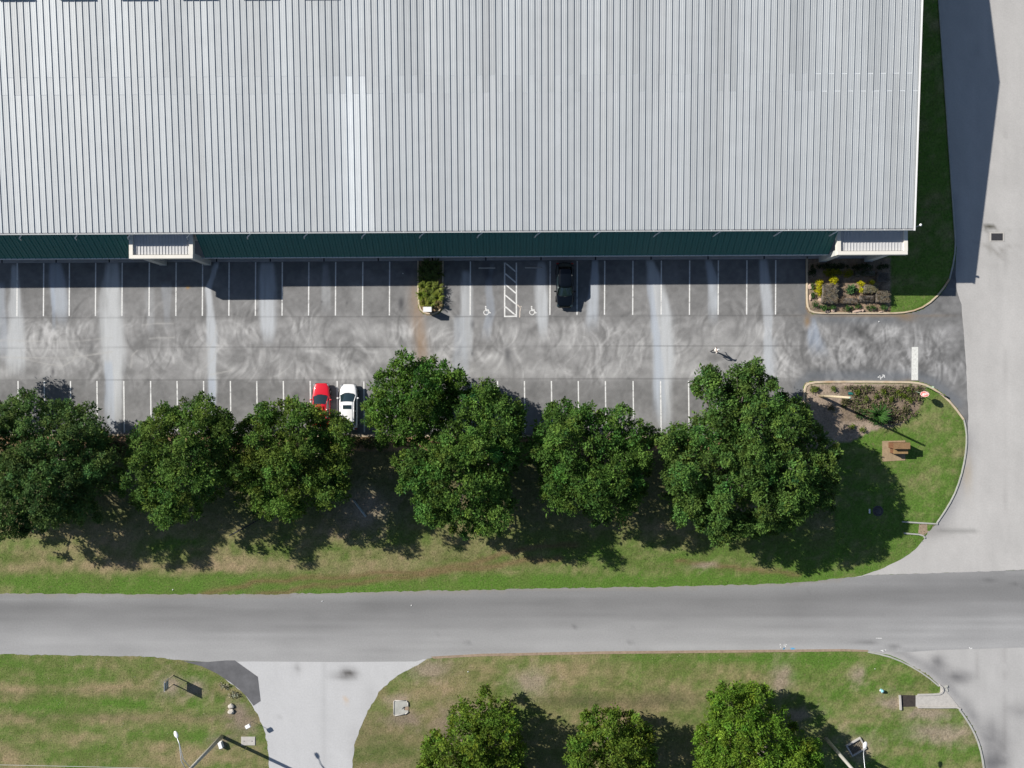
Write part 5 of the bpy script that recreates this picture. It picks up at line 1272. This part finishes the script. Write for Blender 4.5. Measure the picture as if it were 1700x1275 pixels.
q = MB(); q.lathe([(.11, 0), (.115, .05), (.02, .08)], (.16, -.06, 8.4), 10); q.build('pole_cap', M['greenpost'], wp)
hv = thing('valve_box', 'small valve box with dark green lid at the top end of the wooden pole', 'valve box', (*G(1411.5, 653), .08))
q = MB(); q.box(-.28, .28, -.16, .16, -.05, .10, bev=.02); q.build('box', M['drain'], hv); q = MB(); q.box(-.24, .24, -.12, .12, .102, .12, bev=.01); q.build('lid', M['green'], hv)

# fallen pipe, a stick and a dark rod under the trees
q = MB(); a, b = G(587.5, 830), G(608, 857.5); q.tube([(0, 0, .08), (b[0] - a[0], b[1] - a[1], .07)], [.13, .12], 8); o = q.build('fallen_pipe', M['pipe'], None, label='pale pipe lying on the shaded grass between two trees', cat='pipe'); o.location = (*a, .05)
q = MB(); a, b = G(610.5, 857), G(641, 831); q.tube([(0, 0, .05), ((b[0] - a[0]) * .5, (b[1] - a[1]) * .5 + .05, .09), (b[0] - a[0], b[1] - a[1], .05)], [.03, .028, .02], 6); o = q.build('fallen_stick', M['wood'], None, label='thin straight stick touching the end of the pale pipe', cat='stick'); o.location = (*a, .03)
q = MB(); a, b = G(381, 889), G(432, 861); q.tube([(0, 0, .05), ((b[0] - a[0]) * .5, (b[1] - a[1]) * .5 - .05, .08), (b[0] - a[0], b[1] - a[1], .06)], [.07, .06, .05], 6); o = q.build('dark_rod', M['drain'], None, label='long thin dark rod lying on the grass below the round yellow-green tree', cat='branch'); o.location = (*a, .02)  # plain dark rod along the grass, of no particular kind

# ------------------------------------------------------------------ south-west corner
sg = thing('two_post_sign', 'bare-backed rectangular sign on two posts in the lower left grass', 'sign', (*G(287.4, 1128.3), 0))
for py in (1121, 1135.7):
    x, y = loc(sg, 287.4, py); q = MB(); q.box(x - .045, x + .045, y - .045, y + .045, -.1, 2.38); q.build('post', M['wood'], sg)
q = MB(); q.box(-.075, -.047, -.52, .52, 1.18, 2.40); q.build('panel', M['signback'], sg)
q = MB(); q.box(-.047, .0, -.50, .50, 1.45, 1.53); q.box(-.047, 0, -.50, .50, 2.10, 2.18); q.build('brace', M['wood'], sg)
rk = rock('upper of two white boulders near the driveway corner', 384.5, 1172, 5.8, 4.6, .22, 211, 'stone', 'white boulders at the driveway corner')
rk = rock('lower flat white boulder near the driveway corner', 384, 1181, 5.4, 4.4, .18, 212, 'stone', 'white boulders at the driveway corner')
for px, py, lab in ((371, 1139, 'small clump of pale weeds at the edge of the new asphalt patch'), (388, 1152, 'taller pale weed clump nearer the white boulders')):
    shrub('weed_clump', lab, 'weeds', px, py, 9, 6, .2, (.36, .35, .25), int(px), 'weeds at the asphalt patch', lsize=(.1, .2), dens=.5)
mk = thing('marker_post', 'thin marker post with small white paddle beside the driveway', 'marker', (*G(418, 1197.5), .0))
q = MB(); q.tube([(0, 0, -.1), (.0, 0, 1.42)], .022, 6); q.build('post', M['steel'], mk)
q = MB(); q.box(-.25, .25, -.17, .17, 1.42, 1.60, bev=.02); b_ = q.build('paddle', M['white'], mk); b_.rotation_euler = (0, 0, math.radians(28))
vl = thing('utility_vault', 'flat rectangular concrete utility vault lid in the grass by the driveway', 'vault lid', (*G(412.3, 1230), .0))
q = MB(); q.box(-.72, .72, -.44, .44, -.05, .07, bev=.02); q.build('lid', M['concrete'], vl)
for x in (-.4, .4): q = MB(); q.box(x - .07, x + .07, -.03, .03, .071, .08); q.build('lid_handle', M['grate'], vl)
sk = thing('thin_stake', 'thin wooden stake leaning in the grass below the vault lid', 'stake', (*G(410, 1239.5), .0))
q = MB(); q.tube([(0, 0, -.1), (-.05, -.05, 1.1)], .03, 6); q.build('stake', M['wood'], sk)

def utility_pole(label, px, py, top, lean, head_px, head_h, arms, seed):
    x, y = G(px, py); root = thing('utility_pole', label, 'utility pole', (x, y, 0), 0, 'utility poles along the lower edge')
    q = MB(); tx, ty = lean; q.tube([(0, 0, -.2), (tx * .5, ty * .5, top * .5), (tx, ty, top)], [.20, .17, .13], 12); q.build('pole', M['polewood'], root)
    hx, hy = G(*head_px, head_h); hx -= x; hy -= y
    q = MB(); z0 = top - .55
    for k in range(arms):
        dz = .0 if k == 0 else -.9
        q.tube([(tx, ty, z0 + dz), (tx + (hx - tx) * .35, ty + (hy - ty) * .35, z0 + dz + (.35 if k == 0 else .75)), (tx + (hx - tx) * .75, ty + (hy - ty) * .75, head_h + .12 - (0 if k == 0 else .05)), (hx, hy, head_h + .08)], [.045, .04, .035, .03], 7)
    q.build('lamp_arm', M['steel'], root)
    d = Vector((hx - tx, hy - ty, 0)).normalized(); q = MB()
    q.ellipsoid((0, 0, 0), (.20, .36, .10), 12, 6); o = q.build('lamp_head', M['white'], root); o.location = (hx + d.x * .05, hy + d.y * .05, head_h + .05); o.rotation_euler = (0, 0, math.atan2(-d.x, d.y))
    q = MB(); q.ellipsoid((0, .08, -.07), (.15, .2, .09), 10, 6); o2 = q.build('lens', M['lamp'], o)
    q = MB(); q.box(tx - .9, tx + .9, ty + .12, ty + .22, top - .35, top - .22); q.build('crossarm', M['polewood'], root)
    for s in (-.8, 0, .8):
        q = MB(); q.lathe([(.04, 0), (.06, .05), (.04, .09), (.06, .13), (.02, .17)], (tx + s, ty + .17, top - .219), 8); q.build('insulator', M['white'], root)
    return root, tx, ty
p1, ax1, ay1 = utility_pole('leaning utility pole with a two-armed street lamp at the lower left', 368.5, 1222.5, 10.2, (-.35, .22), (293, 1220), 9.0, 2, 1)
p2, ax2, ay2 = utility_pole('utility pole with a single-armed street lamp at the lower right beside the bright tree', 1370.6, 1225.5, 10.2, (.2, -.3), (1435.6, 1237.7), 8.7, 1, 2)
q = MB()
cp = thing('cable_pedestal', 'small white cable pedestal at the foot of the left utility pole', 'utility box', (*G(366.5, 1236.5, .3), 0), math.radians(18))
q = MB(); q.box(-.17, .17, -.32, .30, -.05, .50, bev=.04); q.build('cabinet', M['white'], cp); q = MB(); q.box(-.18, .18, -.33, .31, .505, .55, bev=.02); q.build('lid', M['white'], cp)
for i, (yo, z0, lab) in enumerate(((.30, 9.85, 'upper pale power line crossing the bottom edge of the photo'), (-.35, 9.45, 'lower power line along the very bottom edge of the photo'))):
    A0 = Vector((p1.location.x + ax1, p1.location.y + ay1 + yo, z0)); B0 = Vector((p2.location.x + ax2, p2.location.y + ay2 + yo * .6, z0)); pts = []
    span = (B0 - A0)
    for k in range(-24, 49):
        t = k / 24; f_ = t % 1.0; p = A0 + span * t; p.z -= 4 * .55 * f_ * (1 - f_); pts.append(p)
    q = MB(); q.tube(pts, .022, 5); q.build('power_line', M['wire'], None, label=lab, cat='power line', group='power lines between the utility poles')

# ------------------------------------------------------------------ south middle and south-east
cb = thing('catch_basin', 'chipped square concrete catch basin in the dry grass right of the driveway', 'catch basin', (*G(666.5, 1175), .0))
oct_ = [(-.78, .66), (-.66, .78), (.48, .76), (.66, .60), (.70, .18), (.30, .12), (.28, -.22), (.70, -.26), (.72, -.40), (.40, -.62), (-.66, -.78), (-.78, -.66)]
q = MB(); q.prism(oct_[::-1], -.05, .09); q.build('slab', M['kerb2'], cb)
q = MB()
for a, b in zip(oct_[:3] + [oct_[3]], oct_[1:4] + [oct_[4]]): q.tube([(a[0], a[1], .10), (b[0], b[1], .10)], .05, 6)
for a, b in ((oct_[9], oct_[10]), (oct_[10], oct_[11]), (oct_[11], oct_[0]), (oct_[8], oct_[9])): q.tube([(a[0], a[1], .10), (b[0], b[1], .10)], .05, 6)
q.build('rim', M['concrete'], cb)
q = MB(); q.prism([(.03, -.16), (.30, .0), (.34, .16), (.16, .05)], .092, .096); q.build('opening', M['drain'], cb); q = MB(); q.prism([(.22, -.22), (.74, -.26), (.74, .20), (.30, .12)], -.05, .05); q.build('spilled_soil', M['dirt'], cb)

f2 = thing('concrete_flume', 'pale concrete drainage flume running from the kerb into the right lawn', 'drain', (*G(1545, 1163), .0))
q = MB(); q.prism([loc(f2, *p) for p in ((1523, 1172), (1592, 1173), (1594, 1176.6), (1559, 1138), (1563, 1146), (1560, 1154), (1523, 1155))][::-1], -.05, .05)
q = MB(); q.prism([loc(f2, *p) for p in ((1520, 1173), (1593, 1175), (1577, 1155), (1561, 1139), (1560, 1153), (1520, 1154))], -.05, .05); q.build('floor', M['concrete'], f2)
def wall_px(o, pts, w, z1, name, m):
    q = MB()
    for a, b in zip(pts[:-1], pts[1:]):
        (x0, y0), (x1, y1) = loc(o, *a), loc(o, *b); L = math.hypot(x1 - x0, y1 - y0); nx_, ny_ = -(y1 - y0) / L * w / 2, (x1 - x0) / L * w / 2
        ux, uy = (x1 - x0) / L * w * .3, (y1 - y0) / L * w * .3
        q.prism([(x0 - nx_, y0 - ny_), (x1 + ux - nx_, y1 + uy - ny_), (x1 + ux + nx_, y1 + uy + ny_), (x0 + nx_, y0 + ny_)], -.05, z1 + random.uniform(0, .003))
    q.build(name, M[m], o)
wall_px(f2, [(1523, 1153), (1550, 1152.4), (1559, 1151.6), (1563, 1149.5), (1565, 1146), (1563.5, 1141), (1559.5, 1137.6)], .17, .15, 'flume_wall', 'concrete')
wall_px(f2, [(1523, 1173.5), (1560, 1173.8), (1588, 1173.6), (1593.5, 1176.5)], .17, .15, 'flume_wall', 'concrete')
wall_px(f2, [(1493, 1153.5), (1494.5, 1177)], .18, .22, 'end_wall', 'concrete')
q = MB(); q.prism([loc(f2, *p) for p in ((1495, 1173.5), (1523.5, 1172.8), (1522, 1163), (1526, 1154.5), (1495, 1153.5))], -.05, .03); q.build('silt_pool', M['water'], f2)
ib = thing('storm_inlet', 'tilted square concrete storm inlet with dark pit beside the right street lamp', 'storm drain', (*G(1420.5, 1239), .0), math.radians(30))
q = MB(); w_ = (.86, .66)
for a in ((-w_[0], w_[0], w_[1] - .15, w_[1]), (-w_[0], w_[0], -w_[1], -w_[1] + .12), (-w_[0], -w_[0] + .14, -w_[1] + .12, w_[1] - .15), (w_[0] - .14, w_[0], -w_[1] + .12, w_[1] - .15)): q.box(*a, -.05, .26, bev=.015)
q.build('rim', M['concrete'], ib); q = MB(); q.box(-w_[0] + .14, w_[0] - .14, -w_[1] + .12, w_[1] - .15, -.05, .012); q.build('pit', M['water'], ib)
for i in range(9): q = MB(); x = -.68 + i * .155; q.box(x, x + .03, -w_[1] + .13, w_[1] - .16, .05, .08); q.build('grate_bar', M['grate'], ib)
hy = thing('hydrant', 'small pale blue hydrant standing alone in the right lawn', 'hydrant', (*G(1462, 1145), .0))
q = MB(); q.lathe([(.19, -.05), (.19, .04), (.13, .06), (.13, .42), (.17, .45), (.17, .50), (.10, .60), (.03, .66)], (0, 0, 0), 14); q.build('barrel', M['hydrant'], hy)
for d in ((1, 0), (-1, 0), (0, -1)): q = MB(); q.tube([(d[0] * .10, d[1] * .10, .33), (d[0] * .22, d[1] * .22, .33)], [.065, .075], 8); q.build('nozzle', M['white'], hy)
kp = thing('kerb_marker', 'small pale broken kerb piece at the mouth of the flume', 'kerb piece', (*G(1571.5, 1139.5), .0), .3)
q = MB(); q.box(-.22, .12, -.10, .10, -.02, .14, bev=.03); q.box(-.12, .02, -.5, -.102, -.02, .10, bev=.02); q.build('piece', M['kerb2'], kp)
# litter
LITTER = [((535, 998), 'white scrap of litter on the left of the street'), ((669, 454), 'white paper cup lying in the shaded parking bay'), ((195, 1253 - 945 + 600), 'pale scrap on the grass below the gap between the two left trees'), ((683, 1005), 'tiny pale scrap in the middle of the street'), ((1452, 1110), 'white scrap on the right lawn'), ((1454, 1118), 'yellowish scrap on the right lawn beside the white one'), ((777, 1115), 'white scrap on the dry grass right of the driveway'), ((287, 979), 'pale scrap at the grass edge above the street'), ((1459, 534), 'white scrap below the corner bed'), ((1170, 625), 'white scrap left of the two-limbed tree')]
for i, ((x, y), lab) in enumerate(LITTER):
    r_ = np.random.default_rng(300 + i); q = MB(); a = .06
    v = [(-a, -a * .7, .0), (a, -a * .6, .02), (a * .9, a * .7, .01), (-a * .8, a * .8, .03), (0, 0, .06)]
    q.add(v, [(0, 1, 4), (1, 2, 4), (2, 3, 4), (3, 0, 4), (3, 2, 1, 0)]); o = q.build('litter', M['white'] if i != 5 else M['beige'], None, label=lab, cat='litter', group='scraps of litter'); o.location = (*G(x, y), .03); o.rotation_euler = (0, 0, r_.uniform(0, 6))
